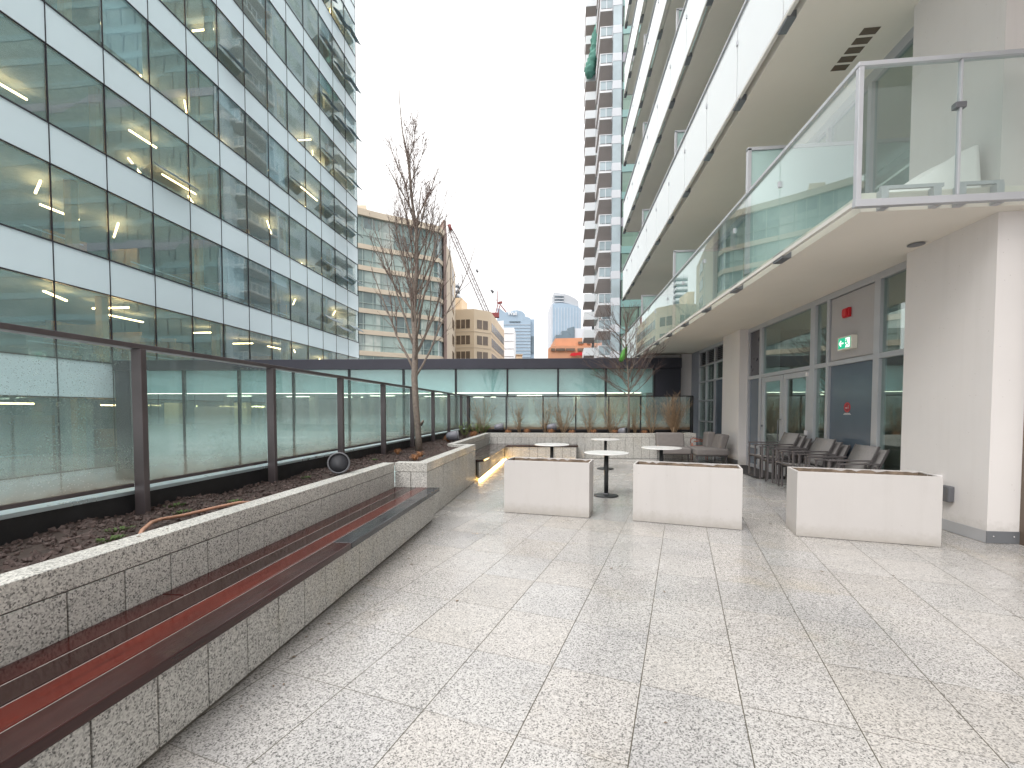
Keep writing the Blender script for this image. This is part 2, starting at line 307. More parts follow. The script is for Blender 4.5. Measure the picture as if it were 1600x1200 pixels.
M = dict(
    floor=granite('granite_paving', .475, (1.0, .968, .945), 165, .10, floor=True),
    granite=granite('granite_cladding', .53, (1.0, .985, .945), 150, .10, (.45, .7)),
    coping=granite('granite_coping', .55, (1.0, .98, .93), 150, .10, (.3, .6)),
    joint=pbr('joint', (.13, .12, .10), .9),
    stucco=weather('stucco', (.73, .698, .682), .85, .25, .035, True),
    soffit=pbr('soffit', (.76, .72, .65), .8, var=.03, scale=.8, bmp=.1, bscale=150),
    slab=pbr('slab_edge', (.68, .66, .62), .7, var=.06, scale=2),
    alu=pbr('aluminium', (.50, .51, .54), .42, .35, .04, 3),
    alud=pbr('aluminium_dark', (.22, .23, .25), .4, .5, .05, 3),
    post=pbr('fence_post', (.105, .088, .092), .4, .3, .15, 5),
    black=pbr('black_metal', (.022, .022, .026), .45, .2, .2, 3),
    fascia=pbr('fascia', (.045, .045, .06), .42, .3, .1, 1.2),
    membrane=pbr('membrane', (.018, .018, .02), .5, 0, .4, 5, .6, 18),
    flash=pbr('flashing', (.46, .55, .58), .3, .6, .12, 3),
    soil=pbr('soil', (.055, .038, .032), .95, 0, .4, 14, 1.0, 40),
    edge=pbr('edge_glint', (.42, .40, .38), .2, .3),  # pale colour stands in for sky glints on the plank edges
    rock=pbr('lava_rock', (.085, .058, .052), .75, 0, .5, 22, .8, 160),
    white=weather('planter_white', (.565, .538, .522), .5, .16, .05),
    rust=pbr('planter_inside', (.20, .15, .11), .9, 0, .6, 9, .8, 30),
    tabletop=pbr('tabletop', (.84, .83, .82), .22, 0, .03, 5),
    tbase=pbr('table_base', (.035, .038, .04), .35, .4, .15, 5),
    chair=pbr('chair_metal', (.13, .118, .12), .45, .2, .1, 8),
    sling=pbr('sling_fabric', (.26, .245, .24), .75, 0, .08, 30, .4, 500),
    sofa=pbr('sofa_fabric', (.19, .172, .165), .85, 0, .07, 6, .5, 350),
    copper=pbr('copper', (.45, .14, .09), .35, .7, .1, 6),
    hose=pbr('hose', (.38, .20, .13), .4, 0, .15, 12),
    bark=pbr('bark', (.20, .165, .14), .85, 0, .3, 25, .9, 70),
    twig=pbr('twig', (.15, .10, .085), .8, 0, .3, 12),
    tan=pbr('dry_twig', (.30, .205, .125), .8, 0, .3, 10),
    tuft=pbr('dry_grass', (.33, .155, .07), .8, 0, .4, 20),
    leaf=pbr('leaf', (.16, .24, .05), .6, 0, .4, 15),
    green=pbr('green_plastic', (.09, .33, .05), .45, 0, .3, 12),
    red=pbr('alarm_red', (.55, .012, .02), .35, 0, .08, 5),
    signgreen=emis('sign_green', (.02, .32, .17), .85),
    signwhite=emis('sign_white', (.9, .95, .85), .95),
    signbox=pbr('sign_box', (.82, .80, .70), .5),
    decalred=pbr('decal_red', (.50, .05, .06), .5),
    decalwhite=pbr('decal_white', (.75, .72, .72), .5),
    paper=pbr('paper', (.55, .66, .70), .7),
    spk=pbr('speaker_grey', (.17, .17, .20), .4, .1, .1, 5),
    spkl=pbr('speaker_rim', (.14, .142, .155), .5, .2, .1, 5),
    grille=pbr('speaker_grille', (.035, .036, .042), .6, .2, .1, 200),
    led=emis('led_warm', (1.0, .60, .20), 22),
    olight=emis('office_light', (1.0, .66, .30), 8),
    clight=emis('cool_light', (1.0, .90, .68), 3.2),
    spandrel=pbr('spandrel_glass', (.66, .77, .82), .10, 0, .02, .3, 0, spec=.6),
    mull=pbr('mullion', (.025, .022, .03), .4, .3, .1, 2),
    offc=pbr('office_ceiling', (.6, .6, .57), .8, var=.1), offw=pbr('office_wall', (.30, .30, .28), .8, var=.5, scale=.5),
    offwood=pbr('office_timber', (.52, .33, .15), .6, var=.2), desk=pbr('desk', (.30, .31, .32), .6, var=.4, scale=1.5),
    tglass=glass('tower_glass', (.84, .93, .94), .9, .11, (.42, .57, .61), .14, .0, .045),
    glassw=glass('window_glass', (.78, .88, .84), 1.1, .12, (.2, .26, .25), .05, .0, .05),
    glassb=glass('balcony_glass', (.93, .965, .955), 1.0, .03, (.6, .68, .68), .015, .0),
    glass_sky=glass('sky_white_parapet', (.75, .8, .8), .9, .05, (.78, .80, .82), .82, .05),  # sky reflection on the upper balcony glass, painted as white body colour
    privacy=glass('privacy_glass', (.7, .85, .83), .6, .04, (.55, .72, .70), .65, .2),
    fglass=fence_glass('fence_glass'), pglass=film_glass('pavilion_glass'),
    panelg=pbr('grey_panel', (.43, .415, .42), .55, .1, .03, 2),
    panelb=pbr('blue_grey_panel', (.105, .135, .17), .18, .0, .05, 2, spec=.7),
    paneld=pbr('dark_panel', (.075, .075, .09), .3, .0, .05, 2),
    inwall=pbr('room_wall', (.33, .29, .25), .8, var=.15), infloor=pbr('room_floor', (.10, .075, .06), .35, var=.2),
    beige=pbr('beige_precast', (.62, .53, .42), .8, 0, .06, .15), tanc=pbr('tan_precast', (.66, .54, .40), .85, 0, .06, .12),
    pinkb=pbr('brown_pilaster', (.30, .215, .19), .8, 0, .08, .2), orange=pbr('orange_brick', (.55, .28, .17), .85, 0, .1, .3),
    farglass=cellglass('far_green_glass', [(.07, .10, .11), (.20, .28, .27), (.42, .52, .48), (.13, .18, .19), (.55, .60, .55), (.26, .35, .33)], 1.9, 3.46), farglass2=pbr('far_pale_glass', (.40, .48, .52), .08, 0, .25, .3, spec=.8),
    bronze=pbr('bronze_window', (.13, .095, .07), .2, 0, .35, .3, spec=.7),
    blueg=pbr('blue_glass_tower', (.33, .43, .53), .25, 0, .12, .05, spec=.6), blued=pbr('dark_glass_block', (.15, .20, .24), .3, 0, .2, .1),
    pale=pbr('pale_cladding', (.62, .64, .68), .6, 0, .06, .1), greyc=pbr('grey_crown', (.45, .47, .50), .5, 0, .1, .1),
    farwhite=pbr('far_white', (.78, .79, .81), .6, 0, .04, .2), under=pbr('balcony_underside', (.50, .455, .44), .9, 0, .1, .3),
    mauve=pbr('mauve_slab_band', (.34, .33, .38), .5, 0, .05, .3), aqua=pbr('aqua_spandrel', (.22, .38, .37), .15, 0, .08, .3, spec=.8),
    greeng=cellglass('green_tower_glass', [(.10, .17, .14), (.20, .30, .25), (.14, .22, .18), (.24, .33, .29)], 3.8, 2.93, .06),
    craner=pbr('crane_red', (.22, .045, .045), .6), cranew=pbr('crane_white', (.11, .075, .075), .6),
    net=pbr('green_net', (.10, .26, .21), .8, 0, .3, 1.2, .5, 3), concrete=pbr('concrete_pavers', (.55, .56, .56), .7, 0, .1, .8),
    street=pbr('asphalt', (.05, .05, .05), .9), weed=pbr('weed', (.065, .11, .025), .7), mat=pbr('rubber_mat', (.035, .03, .03), .9),
    blanket=pbr('white_cover', (.78, .77, .76), .9, 0, .03, 10, 1.0, 80),
    wood1=wood('plank_dark_red', (.036, .008, .007), (.066, .016, .013)), wood2=wood('plank_brown', (.018, .008, .007), (.034, .014, .012)),
    wood3=wood('plank_red', (.060, .008, .006), (.125, .019, .011)), wood4=wood('plank_front', (.028, .009, .008), (.055, .019, .017), (.08, .25)),
    wood5=wood('plank_weathered', (.022, .023, .027), (.05, .052, .06), (.10, .3)), wood6=wood('plank_far', (.035, .02, .018), (.06, .036, .032)),
)
V = Vector

# ------------------------------------------------------------------ ground
tag(MB().box(-2.9, 14, -9, 17.45, -.3, 0).build('terrace_floor', M['floor'], local=True), kind='structure')
tag(MB().box(-17.5, -3.32, -12, 60, -1.7, -1.3).build('lower_courtyard', M['concrete'], local=True), kind='structure')
tag(MB().box(-1500, 1500, -300, 2500, -9.5, -9).build('street_ground', M['street'], local=True), kind='structure')

# ------------------------------------------------------------------ granite planter wall and benches
ZT = .76
def tiles(mb, bk, p, q, z0, z1, w, t=.03, gap=.009, first=0.0):
    """a row of upright stone tiles from p to q, outer face on the right-hand side of p->q"""
    dx, dy = q[0] - p[0], q[1] - p[1]; L = math.hypot(dx, dy); ux, uy = dx / L, dy / L
    s = 0; e = first if first > 0 else w
    while s < L - .01:
        e = min(e, L)
        mb.wall((p[0] + ux * (s + gap / 2), p[1] + uy * (s + gap / 2)), (p[0] + ux * (e - gap / 2), p[1] + uy * (e - gap / 2)), z0 + gap / 2, z1 - gap / 2, t - rnd.random() * .0008)
        s = e; e += w
    bk.wall((p[0] + ux * .034, p[1] + uy * .034), (q[0] - ux * .034, q[1] - uy * .034), z0, z1, .06, .010)
def copings(mb, p, q, w, L0, z0=None, z1=ZT, first=0):
    dx, dy = q[0] - p[0], q[1] - p[1]; L = math.hypot(dx, dy); ux, uy = dx / L, dy / L; s = 0; e = first or L0
    while s < L - .01:
        e = min(e, L)
        mb.wall((p[0] + ux * (s + .002), p[1] + uy * (s + .002)), (p[0] + ux * (e - .002), p[1] + uy * (e - .002)), z0 or ZT - .1185, z1, w)
        s = e; e += L0
RW = math.radians(4.0)  # the rear wall line is turned a little
def rear(x, off=0): return (x, 13.55 + .07 * x + off)
pw = thing('planter_wall', 'low speckled granite planter wall along the glass fence, bench tiles below its coping', 'planter wall', (-2.2, 5, 0))
a = MB(); bk = MB()
# order p->q so the outer (terrace) face is on the right: terrace side is +x, so run towards -y... use helper with left-hand thickness
tiles(a, bk, (-2.2, -4.27), (-2.2, 5.68), .42, ZT - .12, .2665, first=.15)
a.build('riser_tile', M['granite'], pw, bevel=.002)
a = MB(); tiles(a, bk, (-2.2, 5.68), (-1.76, 5.68), .42, ZT - .12, .22)
a.build('jog_tile', M['granite'], pw, bevel=.002)
a = MB(); tiles(a, bk, (-1.76, 5.68), (-1.76, 8.97), .004, ZT - .12, .2665)
a.build('side_tile', M['granite'], pw, bevel=.002)
a = MB(); tiles(a, bk, (-2.2, 8.97), rear(-2.2), .42, ZT - .12, .24)
a.build('riser_tile', M['granite'], pw, bevel=.002)
a = MB(); tiles(a, bk, rear(-2.2), rear(3.95), .004, ZT - .12, .24)
a.build('rear_tile', M['granite'], pw, bevel=.002)
a = MB(); tiles(a, bk, (-1.76, 8.97), (-2.2, 8.97), .42, ZT - .12, .22)
a.build('jog_tile', M['granite'], pw, bevel=.002)
bk.wall(rear(3.92), (rear(3.92)[0], 15.0), 0, ZT - .13, .1)
bk.build('wall_core', M['joint'], pw)
a = MB(); a.wall((3.945, 13.83), (3.945, 15.0), 0, ZT - .12, .02); a.build('end_tile', M['granite'], pw)
c = MB()
copings(c, (-2.2, -4.58), (-2.2, 5.68), .155, .993)
copings(c, (-2.20, 5.68), (-1.76, 5.68), .16, .44)
copings(c, (-1.76, 5.842), (-1.76, 8.81), .16, .72)
copings(c, (-1.76, 8.97), (-2.20, 8.97), .16, .6)
copings(c, (-2.2, 8.97), rear(-2.2), .155, .75)
copings(c, (-2.045 - .30, rear(-2.2)[1]), rear(3.95), .17, .75)
copings(c, (3.95, 14.01), (3.95, 15.0), .17, 1.2)
c.build('coping', M['coping'], pw, bevel=.004)

def bench(label, loc): return thing('granite_bench', label, 'bench', loc)
b1 = bench('long granite bench with four wet red and brown timber planks in the left foreground', (-1.9, 0, 0))
a = MB(); bk = MB(); tiles(a, bk, (-1.672, -4.34), (-1.672, 5.68), .03, .395, .2665, first=.13)
bk.box(-2.19, -1.73, -4.3, 5.675, 0, .38); bk.box(-1.73, -1.70, -4.3, 5.67, 0, .03)
bk.build('base_core', M['joint'], b1); a.build('base_tile', M['granite'], b1, bevel=.002)
xs = [-2.195, -2.047, -1.897, -1.747, -1.588]; pm = ['wood1', 'wood2', 'wood3', 'wood4']
lab = ['dark red back plank', 'dark brown plank', 'bright red plank', 'brownish red front plank']
for i in range(4):
    cuts = [(-4.3, 1.05), (1.05, 5.675)] if i == 1 else [(-4.3, 2.2), (2.2, 5.675)] if i == 0 else [(-4.3, 5.675)] if i == 2 else [(-4.3, 3.22), (3.22, 5.675)]
    for j, (y0, y1) in enumerate(cuts):
        m = M['wood5'] if (i == 3 and j == 1) else M[pm[i]]
        p = MB().box(xs[i] + .003, xs[i + 1] - .003, y0 + .002, y1 - .002, .398 if i < 3 else .392, .44 + .0006 * i).build('plank', m, b1, bevel=.007, seg=3)
        p['label'] = 'grey weathered front plank' if (i == 3 and j == 1) else lab[i]
for i in range(1, 4): MB().box(xs[i] - .0028, xs[i] + .0028, -4.3, 5.674, .40, .4375).build('glint_strip', M['edge'], b1)  # thin pale strips painted in as reflected highlights between planks
b2 = bench('dark timber corner bench on granite base with warm light strip under it', (-1.9, 11, 0))
a = MB(); bk = MB()
R0 = rear(-1.67, -.575)
tiles(a, bk, (-1.67, 8.99), (-1.67, R0[1]), .05, .395, .2665)
tiles(a, bk, R0, rear(.40, -.575), .05, .395, .24)
tiles(a, bk, rear(.40, -.575), rear(.40, -.01), .05, .395, .28)
bk.prism([(-2.19, 9.0), (-1.76, 9.0), (-1.76, R0[1] + .08), (.34, rear(.34, -.5)[1]), (.34, rear(.34, -.03)[1]), (-2.19, rear(-2.19, -.03)[1])], 0, .39)
bk.build('base_core', M['joint'], b2); a.build('base_tile', M['granite'], b2, bevel=.002)
for k in range(4):
    x0 = -2.195 + k * .152; y1 = rear(0, -.01 - (3 - 0) * 0)[1]
    yk = rear(x0, -.605 + (3 - k) * .151)[1]
    MB().hexa([(x0 + .003, 8.985, .398), (x0 + .149, 8.985, .398), (x0 + .149, yk + .012, .398), (x0 + .003, yk + .0, .398),
               (x0 + .003, 8.985, .44), (x0 + .149, 8.985, .44), (x0 + .149, yk + .012, .44), (x0 + .003, yk + .0, .44)]).build('plank', M['wood6'], b2, bevel=.003)
for k in range(4):
    o0 = -.605 + k * .150; xa = -2.19 + (3 - k) * .152 + .003
    P = [rear(xa, o0 + .003), rear(.45, o0 + .003), rear(.45, o0 + .147), rear(xa, o0 + .147)]
    MB().hexa([(x, y, .398) for x, y in P] + [(x, y, .4405) for x, y in P]).build('plank', M['wood6'], b2, bevel=.003)
ls = MB().box(-1.70, -1.672, 9.0, R0[1] - .02, .012, .034).build('light_strip', M['led'], b2)
MB().wall((-1.66, R0[1] + .005), rear(.38, -.57), .012, .03, .02).build('light_strip', M['led'], b2)

# soil, lava rock
s_ = MB()
def soilz(x, y): return .70 + .018 * math.sin(3.1 * x + 1.7 * y) + .014 * math.sin(7 * y + 3 * x)
def soil_patch(x0, x1, y0, y1, n, m, skew=0):
    b = len(s_.v)
    for j in range(m + 1):
        for i in range(n + 1):
            x = x0 + (x1 - x0) * i / n; y = y0 + (y1 - y0) * j / m + skew * x; s_.v.append((x, y, soilz(x, y) + rnd.uniform(-.008, .008)))
    for j in range(m):
        for i in range(n):
            k = b + j * (n + 1) + i; s_.f.append((k, k + 1, k + n + 2, k + n + 1)); s_.sm.append(True)
soil_patch(-3.2, -2.3, -4.3, 14.2, 12, 240); soil_patch(-2.3, -1.88, 5.8, 8.85, 6, 40); soil_patch(-2.32, 3.85, 13.68, 14.6, 80, 12, .07)
tag(s_.build('planter_soil', M['soil'], local=True), kind='structure')
rk = MB()
def rock(x, y, z, r):
    ax = [V((rnd.uniform(.7, 1.2), 0, 0)), V((0, rnd.uniform(.7, 1.2), 0)), V((0, 0, rnd.uniform(.6, 1)))]
    Rm = Matrix.Rotation(rnd.uniform(0, 6), 3, V((rnd.random(), rnd.random(), rnd.random() + .1)).normalized())
    vs = [V((x, y, z)) + Rm @ (a * s * r) for a in ax for s in (-1, 1)]
    rk.add(vs, [(0, 2, 4), (2, 1, 4), (1, 3, 4), (3, 0, 4), (2, 0, 5), (1, 2, 5), (3, 1, 5), (0, 3, 5)])
for i in range(9000):
    y = -1 + 15 * (rnd.random() ** 1.45); x = rnd.uniform(-3.18, -2.33)
    rock(x, y, soilz(x, y) + rnd.uniform(0, .012), rnd.uniform(.006, .02) if rnd.random() < .8 else rnd.uniform(.015, .03))
for i in range(900):
    x = rnd.uniform(-2.4, -1.9); y = rnd.uniform(5.85, 8.8); rock(x, y, soilz(x, y) + .006, rnd.uniform(.006, .018))
for i in range(900):
    x = rnd.uniform(-2.3, 3.8); y = 13.7 + .07 * x + rnd.random() * .8; rock(x, y, soilz(x, y) + .006, rnd.uniform(.008, .02))
tag(rk.build('lava_rock_mulch', M['rock'], local=True), 'dark brown lava rock mulch covering the soil of the long planter', 'mulch', kind='stuff')

lf_ = MB()
for i in range(260):
    if i < 150: y = -1 + 14 * rnd.random(); x = rnd.uniform(-3.15, -2.1); z = soilz(x, y) + .022 if x < -2.34 else ZT + .002
    else: y = rnd.uniform(-.5, 9); x = -1.64 + abs(rnd.gauss(0, .12)) if i < 220 else rnd.uniform(-1.5, 4); z = .003
    if -2.2 < x < -1.66 and y < 9: continue
    a_ = rnd.uniform(0, 6.28); l = rnd.uniform(.008, .02); c_, n_ = math.cos(a_) * l, math.sin(a_) * l
    lf_.add([(x - c_, y - n_, z), (x + n_ * .5, y - c_ * .5, z + .004), (x + c_, y + n_, z + .001), (x - n_ * .5, y + c_ * .5, z + .005)], [(0, 1, 2, 3)])
tag(lf_.build('leaf_litter', M['rust'], local=True), 'small brown fallen leaf scraps on mulch, coping and along the bench foot', 'leaf litter', kind='stuff')

# ------------------------------------------------------------------ glass fences
def fence_base(name, lab, segs):
    t = thing(name, lab, 'parapet', (segs[0][0][0], segs[0][0][1], .5))
    a = MB(); b = MB()
    for p, q in segs:
        a.wall(p, q, .45, .842, .12, .02); b.wall(p, q, .845, .872, .17, .0)
    a.build('membrane_upstand', M['membrane'], t); b.build('metal_flashing', M['flash'], t, bevel=.002)
FX = -3.05
lf = thing('glass_fence', 'rain-spotted glass fence with dark metal posts along the left planter', 'fence', (FX, 5, .72))
ys = [2.90 + 1.465 * k for k in range(-4, 8)] + [14.12]
for i, y in enumerate(ys):
    w = .045
    MB().box(FX - .005, FX + .075, y - .0225, y + .0225, .66, 1.885).build('post', M['post'], lf, bevel=.003)
    if i < len(ys) - 1:
        y2 = ys[i + 1]
        MB().box(FX - .025, FX - .013, y + .012, y2 - .012, .925, 1.875).build('glass_panel', M['fglass'], lf)
        MB().box(FX - .03, FX - .005, y + .0225, y2 - .0225, .90, .925).build('bottom_rail', M['post'], lf)
MB().box(FX - .045, FX + .06, ys[0] - .1, 14.17, 1.887, 1.922).build('top_rail', M['post'], lf, bevel=.004)
fence_base('left_parapet', 'black membrane upstand with pale metal flashing under the left glass fence', [((FX - .02, -4.3), (FX - .02, 14.3))])
rf = thing('glass_fence', 'glass fence with thin dark frame behind the rear planter twigs', 'fence', (0, 14.40, .72))
def rfp(x, off=0): return (x, 14.40 + .07 * x + off)
fx = [-3.0, -1.92, -.72, .40, 1.44, 2.46, 3.42, 3.98]
fx = [-2.98, -1.80, -.62, .42, 1.46, 2.46, 3.44, 4.02]
for i, x in enumerate(fx):
    MB().wall(rfp(x - .018), rfp(x + .018), .68, 1.88, .05).build('post', M['black'], rf)
    if i < len(fx) - 1:
        MB().wall(rfp(x + .02, .02), rfp(fx[i + 1] - .02, .02), .84, 1.87, .012).build('glass_panel', M['fglass'], rf)
        MB().wall(rfp(x + .018), rfp(fx[i + 1] - .018), .80, .838, .03).build('bottom_rail', M['black'], rf)
MB().wall(rfp(-3.03), rfp(4.08), 1.882, 1.912, .055).build('top_rail', M['black'], rf)
MB().wall(rfp(4.10), (4.10, 15.4), 0.7, 1.9, .04).build('return_post', M['black'], rf)
fence_base('rear_parapet', 'low black upstand with pale flashing under the rear glass fence', [(rfp(-3.0, .1), rfp(4.05, .1))])

# ------------------------------------------------------------------ plants
def tubepath(mb, p, d, L, r0, r1, n, jit, up, rs):
    pts = [V(p)]; rr = [r0]; d = V(d).normalized()
    for i in range(n):
        d = (d + V((rs.uniform(-jit, jit), rs.uniform(-jit, jit), rs.uniform(-jit, jit) * .5 + up))).normalized()
        pts.append(pts[-1] + d * (L / n)); rr.append(r0 + (r1 - r0) * (i + 1) / n)
    mb.tube(pts, rr, 6 if r0 > .012 else 4 if r0 > .005 else 3)
    return pts, rr
def twigs(mb, pts, rr, L, cnt, rs, depth, spread=.7, up=.10, buds=True):
    for _ in range(cnt):
        i = rs.randint(1, len(pts) - 2) if len(pts) > 2 else 0
        t = rs.random(); p = pts[i].lerp(pts[i + 1], t); ax = (pts[i + 1] - pts[i]).normalized()
        ph = rs.uniform(0, 6.28); side = V((math.cos(ph), math.sin(ph), 0)); d = ax + side * spread * rs.uniform(.6, 1.2)
        r = min(rr[i] * .55, .007); l = L * rs.uniform(.5, 1.1)
        q, qr = tubepath(mb, p, d, l, max(r, .0030), .0020, 4, .18, up, rs)
        if depth > 0: twigs(mb, q, qr, L * .55, 3, rs, depth - 1, spread, up)
        elif buds: mb.tube([q[-1], q[-1] + V((0, 0, .018))], [.0045, .003], 4)
rs = random.Random(11)
T1 = (-2.68, 8.15, .66)
tr = thing('bare_tree', 'tall bare tree with upright branches rising from the left planter', 'tree', T1)
tk = MB()
lead = [V(T1), V((-2.69, 8.15, 1.0)), V((-2.73, 8.15, 1.5)), V((-2.76, 8.16, 2.05)), V((-2.74, 8.17, 2.7)), V((-2.77, 8.15, 3.3)), V((-2.70, 8.16, 4.0)),
        V((-2.70, 8.17, 4.7)), V((-2.79, 8.16, 5.4)), V((-2.84, 8.15, 6.0)), V((-2.95, 8.14, 6.6)), V((-2.99, 8.13, 7.1)), V((-2.99, 8.13, 7.5))]
lr = [.070, .058, .060, .060, .052, .046, .038, .031, .024, .018, .012, .008, .003]
tk.tube(lead, lr, 10)
tk.tube([V((-2.63, 8.13, 1.18)), V((-2.58, 8.10, 1.25)), V((-2.58, 8.09, 1.21))], [.03, .022, .008], 8)
cr = MB()
for k in range(30):
    h = .04 + .9 * (k / 30) ** 1.0; zz = 1.85 + h * 4.6
    i = max(j for j in range(len(lead) - 1) if lead[j].z <= zz); t = (zz - lead[i].z) / (lead[i + 1].z - lead[i].z); p = lead[i].lerp(lead[i + 1], t)
    ph = k * 2.4 + rs.uniform(-.4, .4); tilt = rs.uniform(.42, .85) - .15 * h
    L = (2.0 * (1 - h) + .55) * rs.uniform(.75, 1.15); r = lr[i] * rs.uniform(.32, .5)
    d = V((math.cos(ph) * tilt, math.sin(ph) * tilt * .9, 1))
    q, qr = tubepath(tk, p, d, L, r, .003, 9, .11, .09, rs)
    twigs(cr, q, qr, .26 + .2 * (1 - h), 7, rs, 1, .62, .05)
    for _ in range(2):
        j = rs.randint(2, 5); d2 = (q[j + 1] - q[j]).normalized() + V((rs.uniform(-.5, .5), rs.uniform(-.5, .5), .1))
        w, wr = tubepath(tk, q[j], d2, L * .5, qr[j] * .7, .003, 6, .12, .12, rs); twigs(cr, w, wr, .28, 5, rs, 1, .6, .05)
tk.build('trunk', M['bark'], tr); cr.build('crown', M['twig'], tr)

T2 = (2.02, 14.12, .70)
tr = thing('small_bare_tree', 'small bare spreading tree with a thin trunk in the rear planter', 'tree', T2)
tk = MB(); cr = MB()
ld = [V(T2), V((2.03, 14.12, 1.3)), V((2.02, 14.12, 1.95)), V((2.0, 14.1, 2.5)), V((1.93, 14.1, 3.2)), V((1.90, 14.1, 4.0)), V((1.84, 14.1, 4.7))]
tk.tube(ld, [.045, .034, .032, .026, .018, .011, .003], 8)
for k in range(26):
    zz = 1.9 + 2.1 * (k / 26) ** 1.5
    i = max(j for j in range(len(ld) - 1) if ld[j].z <= zz); t = (zz - ld[i].z) / (ld[i + 1].z - ld[i].z); p = ld[i].lerp(ld[i + 1], t)
    ph = k * 2.4; sx = 1.5 if math.cos(ph) < 0 else .9
    d = V((math.cos(ph) * sx, math.sin(ph) * .55, .62 + .5 * k / 26)); L = rs.uniform(1.0, 1.7) * (1 - .4 * k / 26)
    q, qr = tubepath(tk, p, d, L, .015, .004, 8, .12, .05, rs); twigs(cr, q, qr, .50, 12, rs, 1, .6, .02)
tk.build('trunk', M['bark'], tr); cr.build('crown', M['twig'], tr)
gb = MB(); gb.lathe([(.0, 0), (.07, .06), (.10, .2), (.085, .34), (.05, .43), (.01, .5)], 0, 0, 10, Matrix.Translation((1.75, 14.0, 2.92)) @ Matrix.Rotation(.35, 4, 'Y'))
for i, v in enumerate(gb.v): gb.v[i] = (v[0] + rnd.uniform(-.02, .02), v[1] + rnd.uniform(-.02, .02), v[2] + rnd.uniform(-.015, .015))
tag(gb.build('plastic_bag', M['green']), 'bright green bag caught in the branches of the small bare tree', 'bag')

def vase_shrub(x, y, h, w, n, label, mat='tan', stump=False):
    t = thing('twiggy_shrub', label, 'shrub', (x, y, .7), group='leafless shrubs along the rear fence')
    a = MB(); b = MB()
    for k in range(n):
        ph = rs.uniform(0, 6.28); k2 = rs.random() ** .6
        d = V((math.cos(ph) * w * k2 * 1.5, math.sin(ph) * w * .5 * k2, 1)); p = (x + rs.uniform(-.03, .03), y + rs.uniform(-.03, .03), .68)
        q, qr = tubepath(a, p, d, h * rs.uniform(.6, 1.05), .007, .0025, 6, .14, .02, rs); twigs(a, q, qr, .28, 9, rs, 0, .8, .03, False)
    if stump: a.tube([(x, y, .68), (x, y, .95)], [.06, .045], 8)
    a.build('branches', M[mat], t)
for i, (x, h, w, n) in enumerate([(-2.55, 1.15, .45, 18), (-1.35, 1.15, .22, 11), (-.55, 1.1, .25, 12), (.02, 1.2, .45, 20), (.82, 1.15, .25, 14), (1.52, 1.15, .45, 18), (2.25, .95, .16, 10), (2.75, 1.15, .45, 16)]):
    vase_shrub(x, 14.22 + .07 * x, h, w, n, ['spindly leafless shrub in the rear planter corner beside the green shrubs',
        'thin leafless shrub behind the left rear speaker', 'narrow leafless shrub between the two rear speakers', 'full fan-shaped leafless shrub behind the right rear speaker',
        'upright leafless shrub left of the middle of the rear fence', 'leaning leafless shrub left of the small bare tree', 'short reddish leafless shrub at the foot of the small bare tree', 'loose leafless shrub right of the small bare tree'][i])
vase_shrub(3.42, 14.30, 1.22, .30, 60, 'dense straw-coloured broom shrub on a stump at the right end of the rear planter', stump=True)

def tuft(x, y, r, label, n=150):
    a = MB()
    for k in range(n):
        ph = rs.uniform(0, 6.28); R = r * rs.uniform(.3, 1.1); hh = r * rs.uniform(.5, 1.1)
        c, s = math.cos(ph), math.sin(ph); p0 = V((x + c * .02, y + s * .02, soilz(x, y))); w = V((-s, c, 0)) * .004
        p1 = p0 + V((c * R * .5, s * R * .5, hh)); p2 = p0 + V((c * R, s * R, hh * rs.uniform(.2, .8)))
        a.add([p0 - w, p0 + w, p1 + w * .7, p2, p1 - w * .7], [(0, 1, 2, 4), (4, 2, 3)])
    return tag(a.build('grass_tuft', M['tuft']), label, 'ornamental grass', 'dry grass tufts in the planters')
for i, x in enumerate([-1.68, -1.10, -.35, .28, .95, 1.60, 2.5]):
    tuft(x, 13.88 + .07 * x, .16 if i < 4 else .14, ['rusty grass tuft right of the left rear speaker', 'second rusty grass tuft from the left in the rear planter', 'rusty grass tuft left of the right rear speaker',
        'rusty grass tuft right of the right rear speaker', 'rusty grass tuft below the middle of the rear fence', 'rusty grass tuft left of the small bare tree', 'low rusty grass tuft right of the small bare tree'][i])
for i, (x, y) in enumerate([(-2.5, 12.6), (-2.42, 11.9), (-2.65, 10.2), (-2.35, 7.2), (-2.2, 6.5), (-2.85, 7.5)]):
    tuft(x, y, .15 if i < 3 else .09, ['orange brown grass tuft near the inner rear corner of the left planter', 'orange brown grass tuft behind the corner bench', 'brown grass tuft between speaker and tall tree', 'small brown tuft right of the tall tree base',
        'small brown tuft at the planter jog', 'small brown tuft left of the tall tree base'][i], 90)
def green_shrub(x, y, h, label):
    t = thing('green_shrub', label, 'shrub', (x, y, .7), group='small green shrubs in the left planter'); a = MB(); b = MB()
    for k in range(14):
        ph = rs.uniform(0, 6.28); d = V((math.cos(ph) * .6, math.sin(ph) * .6, 1))
        q, qr = tubepath(a, (x, y, .68), d, h * rs.uniform(.7, 1.1), .005, .002, 5, .15, .05, rs)
        for j in range(26):
            i = rs.randint(1, 4); p = q[i].lerp(q[i + 1], rs.random()); n = V((rs.uniform(-1, 1), rs.uniform(-1, 1), rs.uniform(-.2, 1))).normalized(); e = n.cross(V((.3, .2, 1))).normalized()
            l = rs.uniform(.03, .06); b.add([p, p + n * l * .5 + e * l * .2, p + n * l, p + n * l * .5 - e * l * .2], [(0, 1, 2, 3)])
    a.build('stem', M['twig'], t); b.build('leaves', M['leaf'], t)
